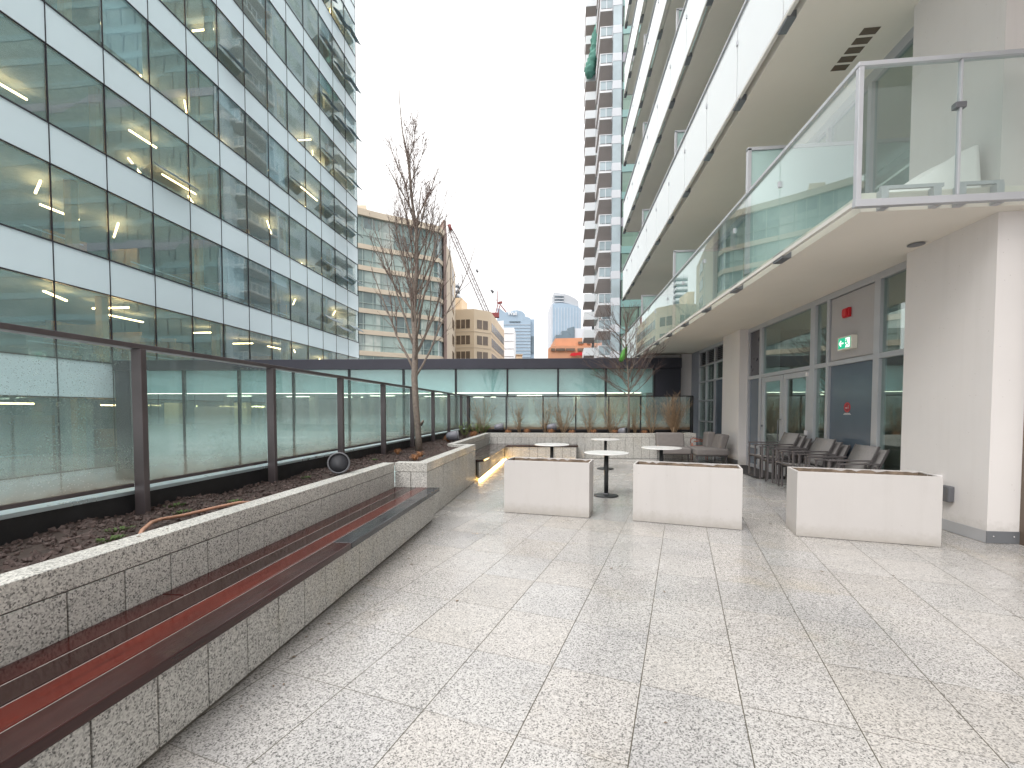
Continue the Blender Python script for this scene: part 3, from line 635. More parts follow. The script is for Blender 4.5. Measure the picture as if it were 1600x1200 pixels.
green_shrub(-2.62, 11.8, .48, 'tallest light green shrub beside the fence post in the left planter'); green_shrub(-2.5, 12.9, .40, 'light green shrub behind the tallest one'); green_shrub(-2.45, 13.9, .36, 'green shrub in the far corner of the left planter')
for i, (x, y) in enumerate([(-2.9, 3.05), (-2.6, 2.35), (-2.62, 3.3), (-2.7, 2.9), (-2.45, 2.15), (-2.85, 4.7), (-2.75, 6.3)]):
    a = MB()
    for k in range(40):
        ph = rs.uniform(0, 6.28); c, s = math.cos(ph), math.sin(ph); r = rs.uniform(.01, .05); p = V((x + c * r, y + s * r * 1.4, soilz(x, y) + .012))
        a.add([p, p + V((c * .012 - s * .006, s * .012 + c * .006, .014)), p + V((c * .024, s * .024, .018)), p + V((c * .012 + s * .006, s * .012 - c * .006, .014))], [(0, 1, 2, 3)])
    tag(a.build('weed', M['weed']), ['green weed at the foot of the nearest fence post', 'small green weed beside the copper hose end', 'green weed right of the nearest fence post', 'weed between the nearest post and the hose', 'weed against the coping near the hose', 'weed at the foot of the second fence post', 'weed between second and third fence posts'][i], 'weed', 'small weeds growing in the mulch')
hp = [(-2.30, 2.15, .70), (-2.38, 2.28, .765), (-2.46, 2.42, .775), (-2.60, 2.62, .74), (-2.58, 2.78, .73), (-2.50, 2.95, .745), (-2.42, 3.10, .755), (-2.36, 3.25, .73)]
tag(MB().tube(hp, .011, 10).build('garden_hose', M['hose']), 'copper coloured hose lying on the mulch behind the coping', 'hose')

def speaker(x, y, z, yaw, label, s=1.0):
    t = thing('garden_speaker', label, 'speaker', (x, y, .7), yaw, 'outdoor speakers in the planters')
    R = Matrix.Translation((0, 0, z - .7)) @ Matrix.Rotation(math.radians(84), 4, 'Y')
    MB().lathe([(.02 * s, -.17 * s), (.065 * s, -.155 * s), (.095 * s, -.10 * s), (.108 * s, 0), (.112 * s, .10 * s), (.106 * s, .105 * s)], 0, 0, 32, R).build('housing', M['spk'], t, local=True)
    MB().lathe([(.113 * s, .08 * s), (.118 * s, .10 * s), (.117 * s, .128 * s), (.102 * s, .13 * s), (.101 * s, .10 * s)], 0, 0, 32, R).build('rim', M['spkl'], t, local=True)
    MB().lathe([(.1015 * s, .112 * s), (.101 * s, .118 * s), (.0, .127 * s)], 0, 0, 32, R).build('grille', M['grille'], t, local=True)
    MB().lathe([(.014, -.06), (.014, z - .7 - .09 * s)], 0, 0, 10).build('stake', M['black'], t, local=True)
speaker(-2.46, 4.72, .865, math.radians(-68), 'near round garden speaker facing the camera behind the coping')
speaker(-2.50, 10.1, .86, math.radians(15), 'grey garden speaker pointing right beside the green shrubs', 1.0)
speaker(-1.97, 13.95, .92, math.radians(10), 'left one of the two grey speakers in the rear planter', 1.0)
speaker(-.32, 14.0, .93, math.radians(10), 'right one of the two grey speakers in the rear planter', 1.0)
speaker(1.82, 13.86, .82, math.radians(-30), 'dark speaker at the foot of the small bare tree', .9)

# ------------------------------------------------------------------ furniture on the terrace
def table(x, y, label, r=.37, z=.74):
    t = thing('cafe_table', label, 'table', (x, y, 0), group='round cafe tables')
    MB().lathe([(r - .004, z - .018), (r, z - .014), (r, z - .003), (r - .003, z)], 0, 0, 64, smooth=False).build('tabletop', M['tabletop'], t, local=True)
    MB().lathe([(.16, z - .03), (.16, z - .0185)], 0, 0, 24).build('support_plate', M['tbase'], t, local=True)
    MB().lathe([(.036, .03), (.036, z - .03)], 0, 0, 20).build('pole', M['tbase'], t, local=True)
    MB().lathe([(.05, .028), (.05, .045), (.038, .05)], 0, 0, 20).build('collar', M['spkl'], t, local=True)
    MB().lathe([(.20, 0), (.205, .006), (.20, .016), (.17, .022), (.04, .030)], 0, 0, 48).build('foot_plate', M['tbase'], t, local=True)
table(.74, 7.68, 'nearest round white table, its black foot visible between two planter boxes')
table(-.22, 9.40, 'round white table behind the leftmost planter box beside the corner bench', .36)
table(1.06, 11.25, 'farthest round white table in front of the rear granite wall', .355)
table(1.88, 8.82, 'round white table in front of the grey sofa behind the middle planter box')

def planter(x, y, ang, L, label, h=.745, D=.47):
    t = thing('planter_box', label, 'planter', (x, y, 0), ang, 'white planter boxes')
    w = .022; a = MB()
    o = [(0, 0), (L, 0), (L, D), (0, D)]; i = [(w, w), (L - w, w), (L - w, D - w), (w, D - w)]
    vs = [(x, y, 0.004) for x, y in o] + [(x, y, h) for x, y in o] + [(x, y, h) for x, y in i] + [(x, y, h - .17) for x, y in i]
    f = [(3, 2, 1, 0)]
    for k in range(4):
        n = (k + 1) % 4; f += [(k, n, 4 + n, 4 + k), (4 + k, 4 + n, 8 + n, 8 + k), (8 + k, 8 + n, 12 + n, 12 + k)]
    a.add(vs, f); a.build('box', M['white'], t, bevel=.003, local=True)
    b = MB(); n = 40
    for j in range(7):
        for k in range(n + 1):
            b.v.append((w + (L - 2 * w) * k / n, w + (D - 2 * w) * j / 6, h - .055 + rnd.uniform(-.010, .012)))
    for j in range(6):
        for k in range(n):
            q = j * (n + 1) + k; b.f.append((q, q + 1, q + n + 2, q + n + 1)); b.sm.append(True)
    b.build('soil', M['soil'], t, local=True)
    # dirty, flaking liner inside the rim
    c = MB()
    for (p, q) in ((i[3], i[2]), (i[0], i[3]), (i[2], i[1])):
        m = 26; px = 0
        for k in range(m):
            t0, t1 = k / m, (k + 1) / m; P = V((*p, 0)).lerp(V((*q, 0)), t0); Q = V((*p, 0)).lerp(V((*q, 0)), t1)
            nx = (V((*o[0], 0)) + V((*o[2], 0))) / 2 - (P + Q) / 2
            nn = V((0, -1, 0)) if p[1] == q[1] else V((1, 0, 0)) if p[0] < L / 2 else V((-1, 0, 0))
            e0 = px; px = rnd.choice([.0, .001, .002, .002, .004, .012, .02]); 
            za, zb = h - .008 - e0, h - .008 - px
            c.add([P + nn * .003 + V((0, 0, h - .13)), Q + nn * .003 + V((0, 0, h - .13)), Q + nn * .003 + V((0, 0, zb)), P + nn * .003 + V((0, 0, za))], [(0, 1, 2, 3)])
    c.build('liner', M['rust'], t, local=True)
planter(-.82, 6.27, math.radians(-10.5), 1.20, 'leftmost white rectangular planter box, empty, in front of the nearest table')
planter(.92, 5.97, math.radians(-15.0), 1.28, 'middle white rectangular planter box, empty, between two others')
planter(2.68, 5.45, math.radians(-12.5), 1.33, 'rightmost white rectangular planter box, empty, in front of the stacked armchairs', .75)

def chair_parts(t):
    fm, sl = M['chair'], M['sling']
    W = .29
    for s in (-1, 1):
        MB().box(-.30, -.272, s * W - .0125, s * W + .0125, 0, .64).build('leg', fm, t, local=True, bevel=.002)
        MB().box(.20, .228, s * W - .0125, s * W + .0125, 0, .62).build('leg', fm, t, local=True, bevel=.002)
        MB().box(-.31, .27, s * W - .022, s * W + .022, .64, .662).build('armrest', fm, t, local=True, bevel=.003)
        MB().box(-.272, .20, s * W - .010, s * W + .010, .36, .385).build('side_rail', fm, t, local=True)
    s_ = MB(); n = 8
    for k in range(n + 1):
        x = -.30 + .52 * k / n; z = .425 - .045 * (k / n) - .012 * math.sin(math.pi * k / n)
        for y in (-.262, .262): s_.v += [(x, y, z), (x, y, z - .012)]
    for k in range(n):
        b = k * 4; s_.f += [(b, b + 4, b + 6, b + 2), (b + 1, b + 3, b + 7, b + 5), (b, b + 1, b + 5, b + 4), (b + 2, b + 6, b + 7, b + 3)]; s_.sm += [True] * 4
    s_.f += [(0, 2, 3, 1), (n * 4, n * 4 + 1, n * 4 + 3, n * 4 + 2)]; s_.sm += [False] * 2
    s_.build('seat', sl, t, local=True)
    MB().box(-.315, -.295, -.275, .275, .398, .425).build('front_rail', fm, t, local=True, bevel=.002)
    b_ = MB(); n = 8
    for k in range(n + 1):
        u = k / n; x = .20 + .20 * u - .02 * math.sin(math.pi * u); z = .40 + .46 * u
        for y in (-.265, .265): b_.v += [(x, y, z), (x + .014, y, z - .004)]
    for k in range(n):
        b = k * 4; b_.f += [(b, b + 2, b + 6, b + 4), (b + 1, b + 5, b + 7, b + 3), (b, b + 4, b + 5, b + 1), (b + 2, b + 3, b + 7, b + 6)]; b_.sm += [True] * 4
    b_.f += [(0, 1, 3, 2), (n * 4, n * 4 + 2, n * 4 + 3, n * 4 + 1)]; b_.sm += [False] * 2
    b_.build('backrest', sl, t, local=True)
    for s in (-1, 1): MB().bar((.20, s * .275, .40), (.405, s * .275, .865), .02, .025).build('back_frame', fm, t, local=True)
proto = None
rank = {4: ['bottom', 'second lowest', 'second highest', 'top'], 3: ['bottom', 'middle', 'top'], 2: ['bottom', 'top']}
for (cx, cy, n, nm) in ((4.42, 9.36, 4, 'four-chair stack nearest the double doors'), (4.40, 8.38, 3, 'three-chair stack, the middle one of three stacks'), (4.36, 7.42, 2, 'two-chair stack behind the rightmost planter box')):
    for k in range(n):
        l = f'{rank[n][k]} grey sling armchair of the {nm}'
        if proto is None: proto = o = thing('armchair', l, 'chair', group='stacked grey armchairs by the windows'); chair_parts(o)
        else: o = copy_tree(proto); o['label'] = l
        o.location = (cx - .085 * k, cy + .012 * (k % 2) + .05 * k, .045 * k); o.rotation_euler = (0, 0, math.radians(rnd.uniform(-1.5, 1.5)))

def cushion(t, name, x0, x1, y0, y1, z0, z1, b=.05, lean=None):
    m = MB().box(x0, x1, y0, y1, z0, z1)
    if lean:
        m.v = [(x + lean[0] * (z - z0), y + lean[1] * (z - z0), z) for x, y, z in m.v]
    return m.build(name, M['sofa'], t, bevel=b, seg=4)
sf = thing('lounge_seat', 'grey upholstered armless lounge seat with its back to the rear granite wall', 'sofa', (3.05, 13.2, 0), group='grey lounge modules')
cushion(sf, 'seat_cushion', 2.72, 3.50, 12.62, 13.42, .24, .42); cushion(sf, 'backrest', 2.70, 3.48, 13.24, 13.48, .40, .80, .05, (0, .25))
f = MB()
for x in (2.76, 3.44):
    for y in (12.68, 13.38): f.tube([(x, y, 0), (x, y, .24)], .007, 6)
f.tube([(2.76, 12.68, .235), (3.44, 12.68, .235)], .006, 6); f.tube([(2.76, 13.38, .235), (3.44, 13.38, .235)], .006, 6)
f.build('wire_frame', M['black'], sf)
sg = thing('lounge_seat', 'grey upholstered chaise with leaning side backrest against the white pillar', 'sofa', (3.95, 13, 0), group='grey lounge modules')
cushion(sg, 'seat_cushion', 3.53, 4.38, 12.35, 13.35, .24, .43); cushion(sg, 'backrest', 4.08, 4.30, 12.40, 13.0, .38, .80, .06, (.28, 0)); cushion(sg, 'backrest', 3.98, 4.20, 13.02, 13.40, .40, .84, .05, (.15, .15))
f = MB()
for x in (3.58, 4.32):
    for y in (12.42, 13.3): MB().bar((x, y, 0), (x, y, .24), .025).build('leg', M['chair'], sg)
f.box(3.56, 4.36, 12.40, 12.43, .222, .245); f.build('metal_frame', M['chair'], sg)
cp = thing('side_chair', 'copper framed low seat half hidden behind the grey sofa', 'chair', (3.9, 13.62, 0))
MB().tube([(3.72, 13.60, .50), (3.74, 13.60, .60), (3.80, 13.60, .64), (4.05, 13.60, .58), (4.2, 13.60, .56)], .012, 8).tube([(3.80, 13.52, .54), (3.95, 13.5, .56), (4.15, 13.52, .52)], .012, 8).build('armrest', M['copper'], cp)
f = MB()
for x in (3.76, 4.18):
    for y in (13.5, 13.65): f.tube([(x, y, 0), (x, y, .5)], .011, 6)
f.build('frame', M['copper'], cp); MB().box(3.76, 4.18, 13.49, 13.66, .38, .42).build('seat', M['copper'], cp, bevel=.01)

# ------------------------------------------------------------------ near residential building
rb = thing('apartment_building', 'white apartment building with glass balconies and glazed ground floor on the right', 'building', (4.85, 10, 0))
GX = 4.85
MB().box(4.60, 5.6, 5.39, 6.67, .0, 40).build('pillar', M['stucco'], rb)
MB().box(4.60, 5.6, 12.38, 13.62, .0, 3.557).build('pillar', M['stucco'], rb)
MB().box(4.592, 4.5995, 5.388, 6.66, .005, .135).build('skirting', M['alu'], rb)
MB().box(4.592, 4.915, 5.381, 5.3885, .005, .135).build('skirting', M['alud'], rb)['label'] = 'dark metal skirting with screws'
MB().box(4.592, 4.5995, 12.372, 13.62, .005, .13).build('skirting', M['alud'], rb)
for x in (4.66, 4.86): MB().lathe([(.006, 0), (.006, .004), (.003, .006)], 0, 0, 10, Matrix.Translation((x, 5.381, .08)) @ Matrix.Rotation(math.pi / 2, 4, 'X')).build('screw', M['decalwhite'], rb)
# recessed bay beyond the near pillar
MB().box(5.6, 5.8, -9, 5.39, 0, 40).build('wall', M['stucco'], rb)
MB().box(4.915, 4.96, 5.30, 5.392, 0, 3.5).build('door_frame', M['bronze'], rb); MB().box(5.0, 5.6, 5.33, 5.385, 0.01, 3.5).build('door_panel', M['panelb'], rb)
# frames of the ground floor glazing
def fr(y0, y1, z0, z1, nm='mullion', x0=GX - .045, x1=GX + .07, mat='alu'): return MB().box(x0, x1, y0, y1, z0, z1).build(nm, M[mat], rb, bevel=.003)
def pane(y0, y1, z0, z1, nm='window', mat='glassw', x=GX): return MB().box(x, x + .012, y0, y1, z0, z1).build(nm, M[mat], rb)
Yw = [6.67, 6.72, 7.47, 7.60, 8.76, 8.86, 9.22, 9.40, 11.56, 11.70, 12.26, 12.38]
# head and sill
fr(6.67, 12.38, 3.45, 3.557, 'head_frame'); fr(6.67, 9.36, .0, .09, 'sill_frame'); fr(11.62, 12.38, .0, .09, 'sill_frame')
for y0, y1 in ((6.67, 6.74), (7.47, 7.60), (8.78, 8.86), (9.24, 9.40), (11.56, 11.68), (12.30, 12.38)):
    fr(y0, y1, .09, 3.45, x0=GX - .05, x1=GX + .075)
TZ = (2.245, 2.325)
for y0, y1 in ((6.74, 7.47), (7.60, 8.78), (8.86, 9.24), (9.40, 11.56), (11.68, 12.30)): fr(y0, y1, *TZ, nm='transom')
pane(6.74, 7.47, .09, TZ[0]); pane(6.74, 7.47, TZ[1], 3.45)
pane(7.60, 8.78, .09, TZ[0], 'spandrel_panel', 'panelb'); MB().box(GX - .02, GX + .01, 7.615, 8.765, TZ[1] + .012, 3.437).build('infill_panel', M['panelg'], rb); MB().box(GX + .012, GX + .02, 7.60, 8.78, TZ[1], 3.45).build('shadow_gap', M['black'], rb)
pane(8.86, 9.24, .09, TZ[0]); pane(8.86, 9.24, TZ[1], 3.45)
pane(9.40, 11.56, TZ[1], 3.45)
pane(11.68, 12.30, .09, TZ[0], 'spandrel_panel', 'panelb'); pane(11.68, 12.30, TZ[1], 3.45, 'spandrel_panel', 'paneld')
fr(11.68, 12.30, .50, .56, 'transom')
for (y0, y1, hs) in ((9.42, 10.47, 1), (10.49, 11.54, 0)):
    d = MB(); x0, x1 = GX - .035, GX + .02
    d.box(x0, x1, y0, y0 + .13, .01, 2.235).box(x0, x1, y1 - .13, y1, .01, 2.235).box(x0, x1, y0 + .13, y1 - .13, 2.12, 2.235).box(x0, x1, y0 + .13, y1 - .13, .01, .24)
    dd = d.build('door', M['alu'], rb, bevel=.003)
    MB().box(GX - .005, GX + .005, y0 + .13, y1 - .13, .24, 2.12).build('pane', M['glassw'], dd)
    h = MB()
    yh = y1 - .06 if hs else y0 + .06
    if not hs: h.tube([(x0 - .001, yh, .75), (x0 - .06, yh, .78), (x0 - .06, yh, 1.22), (x0 - .001, yh, 1.25)], .012, 8).box(x0 - .03, x0, y1 - .09, y1 - .05, 1.05, 1.1); h.build('handle', M['alud'], dd)
    else:
        MB().box(x0 - .035, x0, y0 + .04, y0 + .09, .96, 1.05).build('lock', M['decalwhite'], dd); MB().box(x0 - .03, x0, y0 + .04, y0 + .10, 2.12, 2.20).build('door_sensor', M['decalwhite'], dd)
tag(MB().box(4.1, 4.78, 10.0, 12.3, .002, .016).build('door_mat', M['mat'], bevel=.004), 'dark rubber mat in front of the glass double doors', 'mat')
# far ground floor window, blue metal panels and end wall
for y0, y1 in ((13.62, 13.70), (14.95, 15.03), (15.80, 15.86), (16.55, 16.62)): fr(y0, y1, .0, 3.45)
fr(13.62, 16.62, 3.45, 3.557, 'head_frame')
for z in (.45, 1.05, 1.75, 2.40, 2.95):
    for y0, y1 in ((13.70, 14.95), (15.03, 15.80), (15.86, 16.55)):
        if z < 2 and y0 < 14 and z != 1.75: continue
        if z == 1.75 and y0 < 14: continue
        fr(y0, y1, z, z + .05, 'transom')
pane(13.70, 14.95, .02, 2.40, 'window', 'panelb'); pane(15.03, 15.80, .02, 2.95, 'window'); pane(15.86, 16.55, .02, 2.95, 'window'); pane(13.7, 14.95, 2.45, 2.95, 'window')
for y0, y1 in ((13.70, 14.95), (15.03, 15.80), (15.86, 16.55)):
    a = MB()
    for k in range(7): z = 3.02 + k * .06; a.hexa([(GX - .02, y0, z), (GX + .04, y0, z + .03), (GX + .04, y1, z + .03), (GX - .02, y1, z), (GX - .02, y0, z + .012), (GX + .04, y0, z + .042), (GX + .04, y1, z + .042), (GX - .02, y1, z + .012)])
    a.build('louvre', M['alud'], rb)
    MB().box(GX + .05, GX + .06, y0, y1, 3.0, 3.45).build('louvre_backing', M['black'], rb)
MB().box(4.80, 5.2, 16.62, 17.95, 1.83, 3.557).build('metal_cladding', pbr('blue_cladding', (.36, .38, .44), .45, .3, .03), rb); MB().box(4.80, 5.2, 16.62, 17.95, 0, 1.82).build('metal_cladding', pbr('blue_cladding_low', (.34, .37, .44), .45, .3, .03), rb)
MB().box(4.42, 4.80, 17.5, 17.95, -1, 3.557).build('end_wall', M['stucco'], rb); MB().box(3.2, 4.42, 17.72, 17.95, 3.36, 3.557).build('beam', M['stucco'], rb)
# room behind the glazing
a = MB().box(5.6, 9.5, 5.8, 17.5, -.1, .004); a.box(GX + .08, 5.6, 6.68, 12.37, -.1, .003); a.build('room_floor', M['infloor'], rb)
a = MB(); a.box(9.5, 9.7, 5.6, 17.5, 0, 3.56); a.box(5.6, 9.5, 5.6, 5.79, 0, 3.56); a.box(5.6, 9.5, 12.6, 12.8, 0, 3.56); a.box(5.6, 9.5, 17.5, 17.7, 0, 3.56); a.build('room_wall', M['inwall'], rb)
# things inside the last window
t = thing('indoor_table', 'dark pedestal table seen through the window next to the near pillar', 'table', (5.75, 7.05, 0))
MB().lathe([(.38, .72), (.385, .735), (.38, .75)], 0, 0, 40).build('tabletop', M['greyc'], t, local=True); MB().lathe([(.04, .02), (.04, .72)], 0, 0, 16).build('pole', M['black'], t, local=True); MB().lathe([(.22, 0), (.22, .02)], 0, 0, 24).build('foot_plate', M['black'], t, local=True)
t = thing('indoor_chair', 'black chair at the pedestal table behind the window', 'chair', (5.45, 6.95, 0))
f = MB()
for x, y in ((5.25, 6.75), (5.65, 6.75), (5.25, 7.15), (5.65, 7.15)): f.bar((x, y, 0), (x, y, .44), .03)
f.build('leg', M['black'], t); MB().box(5.22, 5.68, 6.72, 7.18, .43, .47).build('seat', M['black'], t, bevel=.01)
a = MB().box(5.24, 5.28, 6.74, 7.16, .47, .88); a.v = [(x - .2 * (z - .47), y, z) for x, y, z in a.v]; a.build('backrest', M['black'], t, bevel=.01)
# signs
tag(MB().box(GX - .004, GX - .001, 6.80, 7.02, 1.22, 1.52).build('paper_notice', M['paper'], bevel=.0), 'pale paper notice taped inside the window by the pillar', 'notice')
fa = thing('fire_alarm', 'red fire alarm box on the grey panel above the exit sign', 'alarm', (GX - .02, 8.30, 3.05))
MB().box(GX - .075, GX - .021, 8.195, 8.365, 3.03, 3.19).build('box', M['red'], fa, bevel=.01); MB().box(GX - .10, GX - .076, 8.22, 8.34, 3.05, 3.17).build('horn_cover', M['red'], fa, bevel=.012)
ex = thing('exit_sign', 'lit green running man exit sign with arrow pointing left', 'sign', (GX - .02, 8.25, 2.5))
ey0, ey1, ez0, ez1, exx = 8.02, 8.40, 2.475, 2.70, GX - .115
MB().box(exx, GX - .021, ey0, ey1, ez0, ez1).build('housing', M['signbox'], ex, bevel=.006)
MB().box(exx - .004, exx - .0005, ey0 + .03, ey1 - .03, ez0 + .025, ez1 - .025).build('green_face', M['signgreen'], ex)
# picture axes: left of the sign as seen = +y
def Y(u): return ey1 - .03 - u * (ey1 - ey0 - .06)
def Z(v): return ez0 + .025 + v * (ez1 - ez0 - .05)
def blob(mb, pts): mb.slabx(exx - .007, exx - .0045, [(Y(u), Z(v)) for u, v in pts])
a = MB(); blob(a, [(.06, .5), (.22, .80), (.27, .72), (.19, .56), (.44, .56), (.44, .44), (.19, .44), (.27, .28), (.22, .20)]); a.build('arrow', M['signwhite'], ex)
a = MB(); blob(a, [(.62, .06), (.96, .06), (.96, .94), (.62, .94)]); a.build('doorway', M['signwhite'], ex)
a = MB()
def blob2(pts): a.slabx(exx - .010, exx - .0075, [(Y(u), Z(v)) for u, v in pts])
blob2([(.70 + .05 * math.cos(t * .785), .80 + .09 * math.sin(t * .785)) for t in range(8)])
blob2([(.66, .70), (.76, .72), (.84, .44), (.74, .40)]); blob2([(.67, .69), (.56, .52), (.59, .47), (.72, .60)]); blob2([(.75, .46), (.62, .32), (.58, .12), (.64, .11), (.68, .26), (.80, .40)]); blob2([(.80, .44), (.88, .30), (.94, .34), (.95, .27), (.87, .20), (.74, .40)])
a.build('running_figure', M['signgreen'], ex)
ns = thing('no_smoking_sign', 'round red no smoking symbol with two short text lines on blue-grey glass', 'sign', (GX - .002, 8.3, 1.3))
a = MB(); n = 32; x0, x1 = GX - .006, GX - .001; cyy, czz = 8.28, 1.50
b = len(a.v)
for x in (x0, x1):
    for r in (.085, .068):
        for k in range(n): a.v.append((x, cyy + r * math.cos(6.2832 * k / n), czz + r * math.sin(6.2832 * k / n)))
for k in range(n):
    m = (k + 1) % n; a.f += [(k, m, n + m, n + k), (2 * n + k, 3 * n + k, 3 * n + m, 2 * n + m), (k, 2 * n + k, 2 * n + m, m), (n + k, n + m, 3 * n + m, 3 * n + k)]; a.sm += [False] * 4
a.bar((GX - .005, cyy + .05, czz + .05), (GX - .005, cyy - .05, czz - .05), .004, .012)
a.build('red_ring', M['decalred'], ns)
a = MB(); a.slabx(GX - .0045, GX - .001, [(cyy + .068 * math.cos(.19635 * k), czz + .068 * math.sin(.19635 * k)) for k in range(32)]).build('red_disc', pbr('decal_red_dark', (.30, .03, .04), .5), ns)
a = MB(); a.box(GX - .0065, GX - .0055, cyy - .03, cyy + .045, czz - .018, czz - .004).box(GX - .0065, GX - .0055, cyy - .045, cyy - .034, czz - .018, czz - .004)
a.tube([(GX - .006, cyy - .035, czz + .005), (GX - .006, cyy - .028, czz + .018), (GX - .006, cyy - .04, czz + .028), (GX - .006, cyy - .03, czz + .042)], .0035, 5); a.build('cigarette', M['decalwhite'], ns)
a = MB(); xx = -.10
while xx < .10:
    w = rnd.uniform(.008, .02); a.box(GX - .004, GX - .001, cyy + xx, cyy + min(xx + w, .10), 1.375, 1.385)
    a.box(GX - .004, GX - .001, cyy + xx * .8, cyy + (xx + w) * .8, 1.392, 1.402); xx += w + .006
a.build('small_text', M['decalwhite'], ns)
ob = thing('outlet_box', 'grey weatherproof outlet box low on the white pillar', 'outlet', (4.59, 6.0, .4))
MB().box(4.53, 4.5995, 5.80, 5.95, .36, .55).build('cover', M['spkl'], ob, bevel=.015, seg=3)
MB().box(4.52, 4.5995, 5.97, 6.04, .60, .66).build('tap', M['decalwhite'], ob, bevel=.01)
dl = MB().lathe([(.09, 0), (.09, .006), (.06, .01)], 0, 0, 24, Matrix.Translation((4.45, 6.3, 3.545))); tag(dl.build('recessed_light', M['alud']), 'round recessed light in the balcony soffit above the windows', 'light')

# balconies
def bx(y): return 3.15 - .0095 * (y - 5)
SH = 3.22
YE = 22.3
levels = [3.56 + SH * k for k in range(11)]
div0 = [5.12, 6.80, 8.43, 10.05, 11.7, 13.3, 14.95, 16.55, 18.2, 19.8, 21.1, 22.38]
for k, z0 in enumerate(levels):
    ys0 = 5.24 if k == 0 else 2.0
    t = MB().hexa([(bx(ys0), ys0, z0), (7, ys0, z0), (7, YE, z0), (bx(YE), YE, z0), (bx(ys0), ys0, z0 + .20), (7, ys0, z0 + .20), (7, YE, z0 + .20), (bx(YE), YE, z0 + .20)])
    bal = t.build('balcony', M['soffit'], rb, bevel=.006); bal['label'] = 'lowest balcony' if k == 0 else 'upper balcony'
    off = -.11
    e = MB()
    def q(y, o): return (bx(y) + o, y)
    ya = 5.12 if k == 0 else 1.9; yb = YE + .1
    # lower rail: light tube carried on brackets, dark gap behind
    e.wall(q(yb, off - .02), q(ya, off - .02), z0 + .03, z0 + .075, .05)
    e.build('lower_rail', M['slab'], bal)
    if True:
        e = MB().wall(q(yb, off - .03), q(ya, off - .03), z0 + 1.42, z0 + 1.465, .065)
        if k == 0: e.wall((bx(5.1) + off - .03, 5.09), (4.74, 5.09), z0 + 1.42, z0 + 1.465, .065); 
        e.build('handrail', M['alu'], bal, bevel=.004)
    dv = div0 if k == 0 else [2.0, 3.6, 5.2] + div0[1:]
    br = MB(); cl = MB()
    for i in range(len(dv) - 1):
        a_, b_ = dv[i] + .012, dv[i + 1] - .012
        if k < 7: MB().wall(q(b_, off), q(a_, off), z0 + .078, z0 + 1.418, .012).build('glass_panel', M['glassb'] if k == 0 else M['glass_sky'], bal)
        y = dv[i + 1]
        if k < 6:
            MB().box(bx(y) + off - .01, bx(y), y - .14, y + .14, z0 + .0, z0 + .10).build('bracket', M['alud'], bal)
            MB().box(bx(y) + off - .02, bx(y) + off + .03, y - .018, y + .018, z0 + 1.02, z0 + 1.10).build('clip', M['alu'], bal)
    if k >= 7: MB().wall(q(dv[-1], off), q(dv[0], off), z0 + .078, z0 + 1.418, .012).build('glass_panel', M['glass_sky'], bal)
    # far end parapet
    MB().wall((bx(YE) + off, YE + .10), (4.8, YE + .10), z0 + .03, z0 + 1.44, .012).build('glass_panel', M['glassb'] if k == 0 else M['glass_sky'], bal)
    for yy in (8.05, 12.9, 17.7):
        g = MB().wall((bx(yy) + .0, yy), (4.84, yy), z0 + .22, z0 + 2.22, .04).build('privacy_screen', M['privacy'], bal)
        if k < 4:
            f = MB().box(bx(yy) - .06, bx(yy), yy - .02, yy + .06, z0 + .2, z0 + 2.26).box(bx(yy) - .06, 4.84, yy - .02, yy + .06, z0 + 2.225, z0 + 2.28).build('screen_frame', M['alu'], bal, bevel=.004)
    if k == 0:
        # near end of the lowest balcony
        e = MB(); x0 = bx(5.1) + off - .03
        e.box(x0 + .006, x0 + .056, 5.094, 5.15, z0 + .04, z0 + 1.42).build('corner_post', M['alu'], bal, bevel=.004)
        MB().box(x0, 4.74, 5.09, 5.15, z0 + .0, z0 + .075).build('lower_rail', M['alu'], bal, bevel=.004)
        MB().box(x0 + .07, 3.96, 5.115, 5.127, z0 + .08, z0 + 1.415).build('glass_panel', M['glassb'], bal); MB().box(4.0, 4.68, 5.115, 5.127, z0 + .08, z0 + 1.415).build('glass_panel', M['glassb'], bal)
        MB().box(3.968, 3.99, 5.10, 5.14, z0 + .08, z0 + 1.415).box(4.70, 4.735, 5.094, 5.146, z0 + .08, z0 + 1.415).build('baluster', M['alu'], bal, bevel=.002)
        MB().box(3.93, 4.03, 5.095, 5.16, z0 + .94, z0 + 1.0).box(4.64, 4.70, 5.095, 5.16, z0 + .94, z0 + 1.0).build('clip', M['spkl'], bal, bevel=.006)
        a = MB(); a.box(3.3, 3.9, 5.17, 5.20, z0 + .20, z0 + .235).box(4.02, 4.45, 5.17, 5.20, z0 + .20, z0 + .235)
        a.build('edge_angle', M['alu'], bal)
        for x in (3.3, 3.8, 4.03, 4.38): MB().box(x, x + .07, 5.16, 5.236, z0 - .0, z0 + .199).build('bracket', M['alu'], bal)
# balcony level walls
for k, z0 in enumerate(levels):
    zb, zt = z0 + .2, z0 + SH
    g = MB().box(GX + .02, GX + .035, 6.7, YE, zb, zt).build('window', M['glassw'], rb)
    f = MB(); y = 6.68; i = 0
    while y < YE:
        f.box(GX - .03, GX + .06, y, y + (.22 if i % 3 == 0 else .09), zb, zt - .16); y += 1.15; i += 1
    f.box(GX - .03, GX + .06, 6.68, YE, zt - .158, zt); f.box(GX - .025, GX + .055, 6.68, YE, zb, zb + .10)
    f.build('frame', M['alu'], g)
    if k < 3: MB().box(7.5, 7.7, 6.7, YE, zb, zt).build('room_wall', M['inwall'], rb)
MB().box(5.6, 20, 6.68, 6.9, 3.76, 40).box(5.3, 20, YE - .2, YE, -9, 40).box(7, 20, -9, -8.8, 0, 40).build('wall', M['stucco'], rb)
